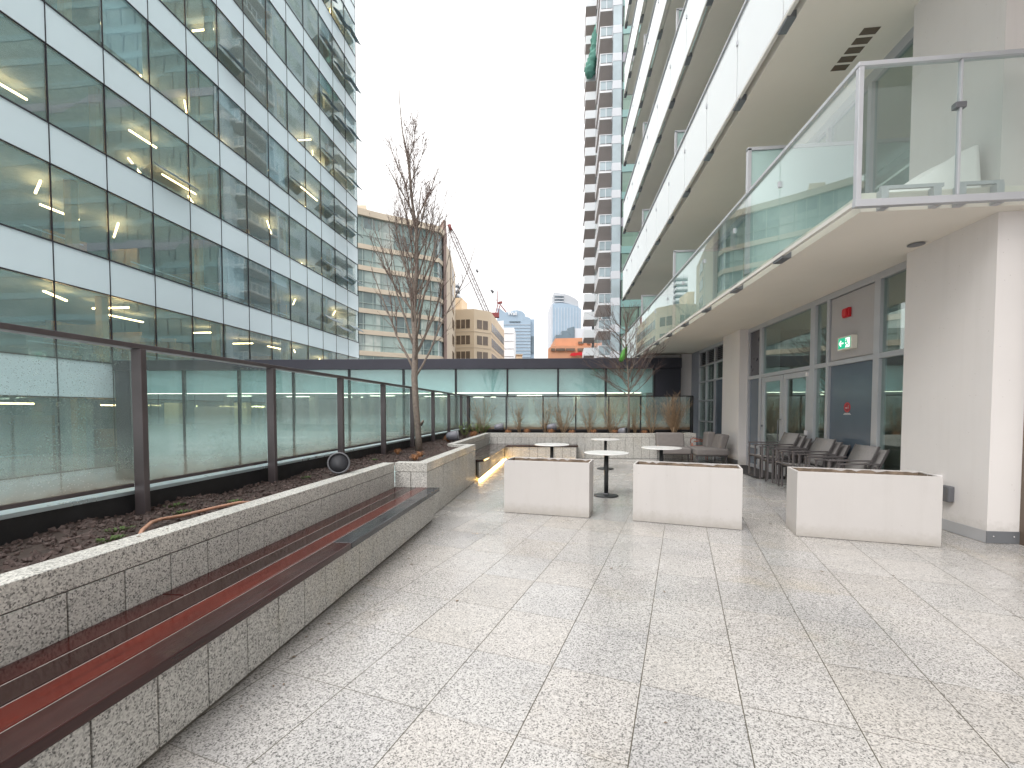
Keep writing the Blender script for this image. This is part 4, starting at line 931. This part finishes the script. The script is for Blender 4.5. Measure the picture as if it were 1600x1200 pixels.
# grille in the soffit of the second balcony
g = MB(); 
for j in range(5): g.box(4.16, 4.38, 6.95 + j * .17, 7.07 + j * .17, levels[1] - .006, levels[1] - .002)
g.build('soffit_grille', M['bronze'], rb)
# covered lounger on lowest balcony
cv = MB(); n, m = 26, 16
for j in range(m + 1):
    for i in range(n + 1):
        u, v = i / n, j / m; x = 3.32 + 1.2 * u; y = 5.45 + .75 * v
        hgt = (.02 + .62 * u ** 1.3) * (math.sin(math.pi * min(1, max(0, v * .8 + .2))) ** .4) + .03 * math.sin(9 * u + 5 * v) * u + .02 * math.sin(17 * v)
        e = min(u, 1 - u, v, 1 - v)
        if e == 0: hgt = 0
        cv.v.append((x, y, levels[0] + .21 + max(.0, hgt)))
for j in range(m):
    for i in range(n):
        k = j * (n + 1) + i; cv.f.append((k, k + 1, k + n + 2, k + n + 1)); cv.sm.append(True)
tag(cv.build('covered_lounger', M['blanket']), 'outdoor lounger under a crumpled white cover on the lowest balcony', 'lounger')

# ------------------------------------------------------------------ pavilion
pv = thing('glass_pavilion', 'low glass pavilion with black fascia behind the rear fence', 'pavilion', (0, 16.9, -.5), math.atan(.07))
PM = [-16.4 + 1.935 * k for k in range(0, 11)]
PM = [-16.75, -14.65, -12.45, -10.30, -8.12, -6.02, -4.02, -2.07, -.17, 1.60, 3.38]
z0, z1 = .02, 3.555
MB().box(-17.4, 4.35, -.10, .20, 3.50, 3.88).build('fascia', M['fascia'], pv, local=True, bevel=.01)
MB().box(-17.4, 3.6, .20, 9, 3.55, 3.84).build('roof', M['black'], pv, local=True)
MB().box(-17.4, -16.8, 0, .25, -.8, 3.50).build('end_column', M['fascia'], pv, local=True)
MB().box(3.40, 4.35, -.02, 1.2, -.8, 3.50).build('end_wall', M['fascia'], pv, local=True)
for i, x in enumerate(PM):
    MB().box(x - .035, x + .035, -.03, .12, -.8, 3.50).build('mullion', M['black'], pv, local=True)
    if i < len(PM) - 1: MB().box(x + .036, PM[i + 1] - .036, .02, .035, -.8, 3.50).build('glass_pane', M['pglass'], pv, local=True)
MB().box(-16.8, 3.4, .3, 8.9, -.02, .02).build('floor', M['desk'], pv, local=True)
MB().box(-16.8, 3.4, .35, 8.9, 2.64, 2.70).box(-16.8, 3.4, .32, .36, 2.62, 3.5).build('ceiling', pbr('pavilion_ceiling', (.66, .83, .84), .6), pv, local=True)
MB().box(-16.8, 3.4, 8.8, 9, 0, 2.64).build('back_wall', M['inwall'], pv, local=True)
MB().box(-16.5, 3.0, .40, .46, 2.60, 2.63).build('cove_light', M['clight'], pv, local=True)
a = MB()
for k in range(9): a.box(-16 + k * 2.1, -15.7 + k * 2.1, 4.2, 4.5, 0, 2.64)
a.build('column', M['beige'], pv, local=True)
a = MB().box(-15.95, -15.35, .6, .9, 0, 2.25).box(-13.05, -12.55, .6, .9, 0, 2.25).box(1.5, 3.3, 1.5, 1.8, 0, 2.6); a.build('timber_panel', pbr('light_oak', (.80, .52, .24), .5, var=.1), pv, local=True)
MB().box(-14.75, -13.05, .65, .85, 0, 2.1).build('brown_panel', pbr('brown_panel', (.36, .25, .17), .5, var=.1), pv, local=True)
for k in range(8): MB().box(-15 + k * 2.2, -13.9 + k * 2.2, 3 + (k % 3), 3.06 + (k % 3), 2.58, 2.61).build('ceiling_light', M['clight'], pv, local=True)
for k in range(6): MB().box(-12 + k * 2.4, -11 + k * 2.4, 2.5, 3.3, .68, .72).box(-11.6 + k * 2.4, -11.4 + k * 2.4, 2.8, 3.0, 0, .68).build('desk', M['desk'], pv, local=True)

# ------------------------------------------------------------------ left office tower
TX = -17.5
ot = thing('office_tower', 'glass office tower with pale spandrel bands and warm lit floors on the left', 'office tower', (TX, 20, -9))
cols = [13.79 + 1.95 * k for k in range(-6, 13)]; YA, YB = cols[0], cols[-1]
FH = 4.0; st = [3.25 + FH * k for k in range(-3, 11)]; SPH = 1.32
wins = []
lt = MB(); fl = MB(); wd = MB(); dk = MB(); cl = MB(); bl = MB(); sh = MB(); rl = MB()
for r, zt in enumerate(st):
    MB().box(TX - .15, TX, YA, YB, zt - SPH, zt).build('spandrel', M['spandrel'], ot)
    MB().box(TX - .03, TX + .035, YA, YB, zt, zt + .045).box(TX - .03, TX + .025, YA, YB, zt - SPH - .03, zt - SPH).build('transom', M['mull'], ot)
    fl.box(TX - 13, TX - .3, YA, YB, zt - .65, zt - .25)
    cl.box(TX - 13, TX - .35, YA, YB, zt - SPH + .05, zt - SPH + .12)
    zc = zt + FH - SPH
    for k in range(7):
        y = YA + 1 + k * 5.85 + (r % 2)
        if 9 < y < YB - .6: MB().box(TX - .75, TX - .45, y, y + .26, zt - .25, zc).build('timber_column', M['offwood'], ot)
    for c in range(len(cols) - 1):
        wins.append((cols[c], zt + .05, cols[c + 1], zc - .05))
        y = (cols[c] + cols[c + 1]) / 2
        if rnd.random() < .5:
            x = TX - rnd.uniform(1.0, 4.5); L = rnd.uniform(1.2, 2.4)
            lt.box(x - .03, x + .03, y - L / 2, y + L / 2, zc - .28, zc - .22, rot=rnd.choice([0, 0, 1.57, math.atan2(17.5, y), math.atan2(17.5, y) + .15, .5]))
        if rnd.random() < .6:
            x = TX - rnd.uniform(1.0, 2.5); dk.box(x - .8, x, y - .8, y + .7, zt + .45, zt + .50); dk.box(x - .5, x - .45, y - .5, y + .0, zt + .5, zt + .9)
            dk.box(x - .1, x - .05, y - .75, y + .65, zt - .25, zt + .45)
        if rnd.random() < .55: rl.box(TX - 1.15, TX - 1.11, cols[c], cols[c + 1], zt + .62, zt + .66)
        if rnd.random() < .14: bl.box(TX - .22, TX - .20, cols[c] + .1, cols[c + 1] - .1, zc - rnd.choice([.6, 1.0, 1.5, 2.3]), zc)
        if rnd.random() < .25: sh.box(TX - 5.5, TX - 5.2, y - .95, y + .7, zt - .25, zt + rnd.uniform(1.0, 2.3))
        if rnd.random() < .35: wd.box(TX - rnd.uniform(3, 7), TX - 2.9, y - .9, y - .78, zt - .25, zt + 2.0)
fl.build('floor_slab', M['offc'], ot); bl.build('roller_blind', M['pale'], ot); rl.build('white_rail', M['farwhite'], ot); sh.build('partition', M['offwood'], ot); cl.build('ceiling', M['offc'], ot); wd.build('timber_screen', M['offwood'], ot); dk.build('desk', M['desk'], ot); lt.build('ceiling_light', M['olight'], ot)
MB().box(TX - 13.2, TX - 9, YA, YB, -9, 60).build('core_wall', M['offw'], ot)
MB().box(TX - 13.2, TX - .2, YB - .02, YB + .25, -9, 60).build('end_wall', M['farwhite'], ot); MB().box(TX - 13.2, TX - .2, YA - .25, YA, -9, 60).build('end_wall', M['farwhite'], ot)
wins.sort(key=lambda w: math.hypot(TX, (w[0] + w[2]) / 2, (w[1] + w[3]) / 2))
vis = [w for w in wins if w[2] > 11.5]
rest = [w for w in wins if w[2] <= 11.5] + vis[95:]; vis = vis[:95]
def wpane(mb, w):
    y0, z0, y1, z1 = w; a, b = rnd.uniform(-.006, .006), rnd.uniform(-.006, .006)
    mb.hexa([(TX - .05 + a, y0 + .02, z0), (TX - .03 + a, y0 + .02, z0), (TX - .03 - a, y1 - .02, z0), (TX - .05 - a, y1 - .02, z0),
             (TX - .05 + b, y0 + .02, z1), (TX - .03 + b, y0 + .02, z1), (TX - .03 - b, y1 - .02, z1), (TX - .05 - b, y1 - .02, z1)])
for w in vis: m = MB(); wpane(m, w); m.build('window', M['tglass'], ot)
m = MB(); [wpane(m, w) for w in rest]; tag(m.build('window', M['tglass'], ot), kind='stuff')
for y in cols: MB().box(TX - .025, TX + .018, y - .014, y + .014, -9, 55).build('mullion', M['mull'], ot)
# open awning vents towards the far end
for r, zt in enumerate(st[1:]):
    for c in (8, 10, 13, 15, 16, 17):
        if zt < 2 or (c < 15 and (r * 5 + c * 3) % 4): continue
        y0, y1 = cols[c] + .06, cols[c + 1] - .06; z = zt + (.9 if c % 2 else .5)
        MB().hexa([(TX + .50, y0, z - .02), (TX + .53, y0, z + .01), (TX + .53, y1, z + .01), (TX + .50, y1, z - .02), (TX + .04, y0, z + .30), (TX + .07, y0, z + .34), (TX + .07, y1, z + .34), (TX + .04, y1, z + .30)]).build('awning_vent', M['blued'], ot)

# ------------------------------------------------------------------ distant buildings
TH = math.radians(6.435); CF = (-math.sin(TH), math.cos(TH)); CR = (math.cos(TH), math.sin(TH))
def at(lat, d): return (CR[0] * lat + CF[0] * d, CR[1] * lat + CF[1] * d)   # ground point by side offset and distance from the terrace
def pp(px, d): return at((px - 800) / 700 * d, d)
def zz(y, d): return H + (641 - y) / 700 * d
# curved beige office with ribbon windows
P = [pp(520, 71), pp(600, 75.6), pp(650, 78.3), pp(688, 80.8), pp(695.5, 83.5)]
b1_ = thing('beige_office_block', 'beige office block with green ribbon windows behind the tall bare tree', 'building', (*P[0], -9))
FHb = 3.46; ztop = zz(333, 74)
def ribbon(bt, p, q, za, zb, gm='farglass', bays=8, nm='ribbon_window'):
    g = MB().wall(p, q, za, zb, .3, .25).build(nm, M[gm], bt)
    f = MB(); 
    for k in range(bays + 1):
        t = k / bays; x, y = p[0] + (q[0] - p[0]) * t, p[1] + (q[1] - p[1]) * t; t2 = (k + .02 * 8 / bays) / bays
        x2, y2 = p[0] + (q[0] - p[0]) * min(1.0, t + .10 / math.dist(p, q)), p[1] + (q[1] - p[1]) * min(1.0, t + .10 / math.dist(p, q))
        if (x, y) != (x2, y2): f.wall((x, y), (x2, y2), za, zb, .12, .14)
    f.wall(p, q, za + (zb - za) * .33, za + (zb - za) * .33 + .07, .08, .16)
    f.build('frame', pbr('frame_' + nm, (.38, .46, .43), .5) if 'frame_' + nm not in bpy.data.materials else bpy.data.materials['frame_' + nm], g)
zf = [ztop - 1.0 - 4.5 - FHb * k for k in range(0, 9)]
for s in range(4):
    p, q = P[s], P[s + 1]; n = max(2, int(math.dist(p, q) / 1.45))
    MB().wall(p, q, ztop - 1.0, ztop, .6, -.3).build('cornice', M['beige'], b1_)
    top = ztop - 1.0
    for k, zb in enumerate(zf):
        MB().wall(p, q, zb - .75, zb, .7, -.02).build('floor_band', M['beige'], b1_)
        ribbon(b1_, p, q, zb, top, bays=n, gm='farglass2' if s == 3 else 'farglass'); top = zb - .75
core = [P[0], P[1], P[2], P[3], P[4], pp(700, 110), pp(540, 110)]
cx_, cy_ = sum(p[0] for p in core) / 7, sum(p[1] for p in core) / 7
MB().prism([(cx_ + (x - cx_) * .96, cy_ + (y - cy_) * .96) for x, y in core], -9, ztop - .2).build('core', M['beige'], b1_)
Q = [pp(694.5, 83), pp(699, 84.5), pp(701, 86), pp(675, 90)]
MB().prism([pp(694.6, 82.6), pp(698.5, 83.2), pp(700, 92), pp(676, 92)], -9, zz(349, 83)).build('pilaster', M['pinkb'], b1_)
MB().prism([pp(556, 84), pp(576, 84), pp(580, 92), pp(556, 92)], ztop - .3, zz(326, 84)).build('roof_box', M['beige'], b1_)
P2 = [pp(698.8, 85), pp(705, 90), pp(712.5, 104)]
MB().prism([pp(698.8, 85.3), pp(705, 90.3), pp(712.5, 104.3), pp(690, 106)], -9, zz(398, 90)).build('wing', M['beige'], b1_)
for k in range(9):
    zb = zz(398, 90) - 1.2 - FHb * k; ribbon(b1_, P2[0], P2[1], zb - 2.4, zb, 'farglass2', 3)
    m = MB(); p, q = P2[1], P2[2]; L = [(p[0] + (q[0] - p[0]) * t, p[1] + (q[1] - p[1]) * t) for t in (.3, .62)]
    m.wall(L[0], L[1], zb - 2.4, zb - .3, .3, -.05); m.build('window', M['bronze'], b1_)
# tan building with bronze windows
b2_ = thing('tan_office_block', 'tan concrete office block with bronze windows right of the beige office block', 'building', (*pp(740, 103), -9))
P = [pp(706, 104), pp(741, 103), pp(767, 106), pp(788, 131)]; zt = zz(484, 103)
MB().prism(P + [pp(770, 150), pp(706, 130)], -9, zt).build('wall', M['tanc'], b2_)
MB().prism([pp(712, 112), pp(722, 112), pp(731, 118), pp(712, 122)], zt - .1, zz(467, 112)).build('roof_box', M['tanc'], b2_)
for k in range(7):
    zw = zz(500, 103) - 3.62 * k
    for s, (n, lo, hi) in enumerate(((3, .22, .86), (2, .18, .88), (8, .05, .97))):
        p, q = P[s], P[s + 1]
        for j in range(n):
            w = (hi - lo) / n; t0 = lo + w * j; t1 = t0 + w * .82
            MB().wall((p[0] + (q[0] - p[0]) * t0, p[1] + (q[1] - p[1]) * t0), (p[0] + (q[0] - p[0]) * t1, p[1] + (q[1] - p[1]) * t1), zw - 2.0, zw, .1, -.06).build('window', M['bronze'], b2_)
    MB().wall(P[0], P[1], zw - 2.75, zw - 2.65, .1, -.08).wall(P[1], P[2], zw - 2.75, zw - 2.65, .1, -.08).wall(P[2], P[3], zw - 2.75, zw - 2.65, .1, -.08).build('string_course', M['beige'], b2_)
# sliver tower with round balconies
t = thing('slim_white_tower', 'slim white balcony tower peeking above the tan office block', 'building', (*pp(714, 260), -9))
MB().prism([pp(700, 262), pp(718, 262), pp(718, 280), pp(700, 280)], -9, zz(445, 260)).build('wall', M['blued'], t)
for k in range(10): MB().prism([pp(700, 258), pp(716, 258), pp(720, 264), pp(718, 270), pp(700, 270)], zz(445, 260) - 3 * k - 1.2, zz(445, 260) - 3 * k).build('balcony', M['farwhite'], t)
# white block
t = thing('white_block', 'narrow white block between tan office and blue glass tower', 'building', (*pp(795, 180), -9))
MB().prism([pp(774, 182), pp(787, 180), pp(787, 190), pp(774, 200)], -9, zz(502, 180)).build('wall', M['farwhite'], t)
MB().prism([pp(787.2, 178), pp(803, 178), pp(806, 190), pp(787.2, 200)], -9, zz(513, 178)).build('wall', M['farwhite'], t)
for k in range(12):
    z = zz(513, 178) - 2 - 3 * k; MB().prism([pp(788, 177.8), pp(802.5, 177.8), pp(802.5, 178.5), pp(788, 178.5)], z - .25, z).build('joint', M['pale'], t)
MB().prism([pp(802.8, 177.6), pp(803.6, 177.6), pp(803.6, 179), pp(802.8, 179)], -9, zz(514, 178)).build('corner_fin', M['farwhite'], t)
# blue glass tower with sign
D = 320; t = thing('blue_glass_tower', 'blue glass tower with white rooftop lettering behind the crane', 'building', (*pp(805, D), -9))
def ftower(t, poly, D, d2, mat, nm='wall', lines=0):
    xs_ = [p[0] for p in poly]
    vs = []
    for dd in (D, d2):
        for x, y in poly: g = at((x - 800) / 700 * D, dd); vs.append((*g, zz(y, D)))
    n = len(poly); m = MB(); m.add(vs, [tuple(range(n)), tuple(range(2 * n - 1, n - 1, -1))] + [(i, n + i, n + (i + 1) % n, (i + 1) % n) for i in range(n)])
    return m.build(nm, M[mat], t)
ftower(t, [(777, 660), (777, 483), (782, 484), (790, 490), (792, 489), (797, 489), (801, 486.5), (808, 486), (816, 488), (820, 492), (821, 496), (826, 497), (829, 499), (829, 660)], D, D + 30, 'blueg')
ftower(t, [(829.2, 660), (829.2, 525), (829.2, 500), (834.5, 500), (834.5, 660)], D + 3, D + 30, 'blueg', 'side_wall')
ftower(t, [(829.6, 552), (829.6, 526), (834.2, 526), (834.2, 552)], D + 2, D + 2.8, 'blued', 'dark_panel')
ftower(t, [(796, 504.4), (796, 502.8), (813, 502.8), (813, 504.4)], D - .5, D - .1, 'blued', 'slot')
for k in range(11):
    y = 508 + 5 * k; ftower(t, [(777.5, y + .5), (777.5, y), (828.8, y), (828.8, y + .5)], D - .3, D - .05, 'greyc', 'floor_line')
cu = bpy.data.curves.new('lettering', 'FONT'); cu.body = 'Wall'; cu.size = 3.5; cu.extrude = .25; cu.offset = .07; cu.align_x = 'CENTER'
tmp = bpy.data.objects.new('tmp_text', cu); me = bpy.data.meshes.new_from_object(tmp); bpy.data.objects.remove(tmp)
o = bpy.data.objects.new('lettering', me); col.objects.link(o); me.materials.clear(); me.materials.append(M['farwhite'])
g = at((800.5 - 800) / 700 * D, D - .7); W = world(t).inverted() @ (Matrix.Translation((g[0], g[1], zz(494, D))) @ Matrix.Rotation(TH, 4, 'Z') @ Matrix.Rotation(math.pi / 2, 4, 'X'))
o.parent = t; o.matrix_basis = W
# curved crown tower
D = 450; t = thing('curved_roof_tower', 'tall pale blue tower with curved grey crown and mast', 'building', (*pp(884, D), -9))
ftower(t, [(863.5, 660), (863.5, 476), (875, 474.8), (886, 476), (896, 478.5), (903, 481.5), (907, 484), (907, 660)], D, D + 40, 'blueg')
ftower(t, [(860, 660), (860, 477), (863.3, 475.5), (863.3, 660)], D + 2, D + 40, 'pale', 'side_wall')
ftower(t, [(864.5, 476), (864.5, 459.5), (872, 459.8), (881, 461), (889, 463.5), (897, 467.5), (903, 472.5), (903.4, 481), (886, 475.5), (875, 474.2)], D + 2, D + 20, 'greyc', 'crown')
for k in range(5): ftower(t, [(866, 463.6 + 2.4 * k), (866, 462.4 + 2.4 * k), (880, 462.8 + 2.4 * k), (880, 464.0 + 2.4 * k)], D + 1, D + 1.8, 'blued' if k in (1, 3) else 'pale', 'louvre')
ftower(t, [(864.9, 459.5), (864.9, 449), (865.5, 449), (865.5, 459.5)], D + 5, D + 5.6, 'greyc', 'mast')
for k in range(9):
    x = 867 + 4.6 * k; ftower(t, [(x, 600), (x, 482), (x + .5, 482), (x + .5, 600)], D - .4, D - .05, 'pale', 'fin')
D = 250; t = thing('stepped_glass_block', 'stepped dark and pale glass block below the curved crown tower', 'building', (*pp(895, D), -9))
ftower(t, [(868, 660), (868, 524), (877, 524), (877, 518), (886, 518), (886, 514), (895, 511.5), (897, 511.5), (897, 660)], D, D + 20, 'blued')
ftower(t, [(897.2, 660), (897.2, 514), (911, 514), (911, 512), (936, 508), (936, 660)], D + 1, D + 20, 'pale', 'pale_wing')
D = 135; t = thing('orange_brick_building', 'orange brick building with red sign above the pavilion roof', 'building', (*pp(895, D), -9))
ftower(t, [(867, 660), (867, 529.5), (940, 528), (940, 660)], D + 4, D + 20, 'orange')
ftower(t, [(857.5, 660), (857.5, 544), (864, 541), (940, 541), (940, 660)], D, D + 3.9, 'orange', 'lower_wall')
for x in (861, 868.5, 884, 902, 916): ftower(t, [(x, 548.5), (x, 544.8), (x + (6 if x < 865 else 14 if x < 915 else 9), 544.8), (x + (6 if x < 865 else 14 if x < 915 else 9), 548.5)], D - .5, D - .05, 'bronze', 'window')
for x in (903, 917): ftower(t, [(x, 538.5), (x, 534.5), (x + 8, 534.5), (x + 8, 538.5)], D + 3.5, D + 3.95, 'bronze', 'window')
ftower(t, [(890, 556), (892, 552.5), (897, 551), (899, 552), (905, 550.6), (912, 551), (913, 554), (909, 556), (902, 555.4), (897, 557)], D - 1.0, D - .6, 'red', 'sign')
t = thing('low_tan_block', 'low tan block at the foot of the blue glass tower', 'building', (*pp(812, 150), -9))
ftower(t, [(806, 660), (806, 555), (816, 555), (816, 660)], 150, 160, 'tanc'); ftower(t, [(805.5, 555), (805.5, 554), (816.5, 554), (816.5, 555)], 149.6, 160, 'beige', 'parapet')
# crane
D = 215; t = thing('tower_crane', 'red and white luffing crane with long lattice jib above the tan block', 'crane', (*pp(780, D), -9))
def c3(px, y, dd=0): return V((*at((px - 800) / 700 * D, D + dd), zz(y, D)))
a = MB(); A0, A1 = c3(703, 357), c3(762, 492); wv = V((CR[0], CR[1], .45)).normalized()
n = 34
for k in range(n):
    t0, t1 = k / n, (k + 1) / n; s0, s1 = .35 + min(t0 * 8, 1) * .75, .35 + min(t1 * 8, 1) * .75
    p0, p1 = A0.lerp(A1, t0), A0.lerp(A1, t1); dv = V((0, 1.2, 0))
    for sg_ in (-1, 1): a.tube([p0 + wv * s0 * sg_, p1 + wv * s1 * sg_], .24, 4, False)
    a.tube([p0 + dv, p1 + dv], .16, 4, False); a.tube([p0 + wv * s0 * (1 if k % 2 else -1), p1 - wv * s1 * (1 if k % 2 else -1)], .10, 3, False)
    a.tube([p0 + wv * s0, p1 + dv], .05, 3, False)
a.build('jib', M['cranew'], t)
MB().tube([c3(703, 356), c3(706, 364)], [.9, .7], 8).build('jib_head', M['craner'], t)
a = MB().bar(c3(777, 457), c3(777.3, 476), .35).bar(c3(779, 474), c3(773, 497), .4).bar(c3(779, 474), c3(791, 489), .45).bar(c3(781, 479), c3(777, 497), .4).bar(c3(779, 475), c3(785, 474), 1.0)
a.build('a_frame', M['craner'], t)
MB().bar(c3(765, 494), c3(780, 494), 2.2).bar(c3(771, 494), c3(771, 660), 1.8).build('mast', M['craner'], t)
MB().tube([c3(703, 357), c3(738, 408), c3(778, 474)], .09, 3).build('pendant_line', M['cranew'], t)
MB().tube([c3(745, 424), c3(747, 428)], .5, 5).tube([c3(768, 455), c3(771, 459)], .6, 5).build('hook_block', M['spkl'], t)

# right residential tower
rt = thing('balcony_tower', 'tall tower with stacked white balconies and green glass right of the gap', 'building', (8, 52, -9))
MB().box(6.35, 40, 51.2, 84, -9, 75).build('core', M['farwhite'], rt)
MB().box(6.25, 6.34, 51.15, 84, -9, 75).build('side_glazing', M['farglass2'], rt)
FR = 2.93; nfl = 24; zb0 = -1.3
for k in range(nfl):
    z = zb0 + FR * k
    # near column of balconies, corner glass, far column
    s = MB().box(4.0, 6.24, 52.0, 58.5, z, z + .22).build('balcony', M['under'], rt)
    r = MB().box(3.98, 4.02, 52.0, 58.5, z + .18, z + .26).box(3.98, 4.02, 52, 58.5, z + 1.24, z + 1.30).box(3.98, 6.0, 51.98, 52.02, z + .0, z + .22).box(3.98, 6.0, 51.98, 52.02, z + 1.22, z + 1.30)
    for j in range(8): r.box(3.98, 4.03, 52.0 + j * .92, 52.06 + j * .92, z + .2, z + 1.3)
    for j in range(4): r.box(4.0 + j * .66, 4.06 + j * .66, 51.97, 52.03, z + .2, z + 1.3)
    r.build('railing', M['farwhite'], s)
    MB().box(4.05, 5.95, 52.03, 52.06, z + .34, z + 1.22).build('glass_panel', M['farglass2'], s)
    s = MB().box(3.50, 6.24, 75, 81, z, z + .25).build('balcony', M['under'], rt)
    MB().box(3.46, 3.50, 75, 81, z + .02, z + 1.3).box(3.50, 5.2, 74.96, 75, z + .02, z + 1.3).build('railing', M['farwhite'], s)
for y0, y1 in ((60, 74.9), (81, 84)):
    MB().box(5.1, 6.24, y0, y1, -9, 75).build('wall_bay', M['farglass2'], rt)
for k in range(nfl):
    z = zb0 + FR * k
    MB().box(5.06, 5.095, 60.7, 66.2, z + .9, z + 2.5).build('window', M['farglass'], rt); MB().box(5.06, 5.095, 67.8, 74.2, z + .9, z + 2.5).build('window', M['farglass'], rt)
    MB().box(5.30, 6.24, 51.0, 51.95, z - .3, z + .55).build('corner_spandrel', M['pale'], rt)
    MB().box(5.32, 6.24, 51.02, 51.93, z + .56, z + FR - .31).build('corner_window', M['farglass2'], rt)
    big = (k % 6 == 2)
    MB().box(6.36, 40, 50.95, 51.19, z - .5, z + (.45 if big else .25)).build('floor_band', M['mauve'] if big else M['aqua'], rt)
    f = MB()
    for j in range(9): f.box(6.3 + j * 1.9, 6.38 + j * 1.9, 50.93, 51.1, z + .45, z + FR - .5)
    f.build('mullion', M['mull'], rt)
    MB().box(6.38, 40, 51.02, 51.15, z + (.46 if big else .26), z + FR - .51).build('glazing', M['greeng'], rt)
nt_ = MB(); pts = [(5.3, 74.2, 62.6), (5.1, 74.1, 60.6), (4.9, 74.2, 59), (4.7, 74.1, 57.6), (4.3, 74.2, 56.4), (4.1, 74.1, 55.2), (4.0, 74.2, 54.2)]
rr_ = [.4, .8, .65, .8, .7, .85, .3]; P_ = []; Q_ = []
for i in range(6):
    for j in range(5): P_.append(V(pts[i]).lerp(V(pts[i + 1]), j / 5)); Q_.append((rr_[i] + (rr_[i + 1] - rr_[i]) * j / 5) * rnd.uniform(.8, 1.15))
nt_.tube(P_, Q_, 16)
nt_.v = [(x + rnd.uniform(-.14, .14), y + rnd.uniform(-.14, .14), z + rnd.uniform(-.15, .15)) for x, y, z in nt_.v]
tag(nt_.build('debris_net', M['net']), 'bundled green netting hanging down from the high balconies of the far tower', 'netting')

# ------------------------------------------------------------------ world, sun, camera
w = bpy.data.worlds.new('World'); scn.world = w; w.use_nodes = True; nt = w.node_tree
bg = nt.nodes['Background']
sky = nt.nodes.new('ShaderNodeTexSky'); sky.sky_type = 'NISHITA'; sky.sun_disc = False; sky.sun_elevation = math.radians(48); sky.sun_rotation = math.radians(150)
tc = nt.nodes.new('ShaderNodeTexCoord')
nz = noise(nt, tc.outputs['Generated'], 2.2, 6, .6)
cloud = ramp(nt, nz, [(.25, (.95, .945, .95)), (.55, (1.0, .99, .98)), (.8, (1.06, 1.04, 1.02))])
# overcast sky: about three times brighter overhead than at the horizon
nv = N(nt, 'ShaderNodeVectorMath', operation='NORMALIZE'); nt.links.new(tc.outputs['Generated'], nv.inputs[0])
spz = nt.nodes.new('ShaderNodeSeparateXYZ'); nt.links.new(nv.outputs[0], spz.inputs[0])
cie = ramp(nt, spz.outputs[2], [(0, (.34,) * 3), (.35, (.38,) * 3), (.62, (.50,) * 3), (.85, (.92,) * 3), (1, (1,) * 3)])
cloud = mixc(nt, 1.0, cloud, cie, 'MULTIPLY')
mx = N(nt, 'ShaderNodeMix', data_type='RGBA', blend_type='MIX'); mx.inputs[0].default_value = .985
sc = mixc(nt, 1.0, sky.outputs[0], (.1, .1, .1), 'MULTIPLY')
nt.links.new(sc, mx.inputs[6]); nt.links.new(cloud, mx.inputs[7])
nt.links.new(mx.outputs[2], bg.inputs[0]); bg.inputs[1].default_value = 1.8
sd = bpy.data.lights.new('sun', 'SUN'); sd.energy = .7; sd.angle = math.radians(25); sd.color = (1, .97, .93)
so = bpy.data.objects.new('sun', sd); col.objects.link(so); so.rotation_euler = (math.radians(42), 0, math.radians(-30))

cd = bpy.data.cameras.new('camera'); cam = bpy.data.objects.new('camera', cd); col.objects.link(cam); scn.camera = cam
cam.location = (0, 0, H); cam.rotation_euler = (math.radians(90 - 2.0045), 0, math.radians(6.435))
cd.sensor_width = 36; cd.lens = 36 * 700 / 1600; cd.shift_y = .0409375; cd.clip_start = .05; cd.clip_end = 5000
scn.render.engine = 'CYCLES'
scn.view_settings.view_transform = 'Standard'; scn.view_settings.look = 'None'; scn.view_settings.gamma = 1; scn.view_settings.exposure = 1.12
scn.cycles.max_bounces = 10; scn.cycles.transparent_max_bounces = 16; scn.cycles.diffuse_bounces = 4; scn.cycles.glossy_bounces = 5
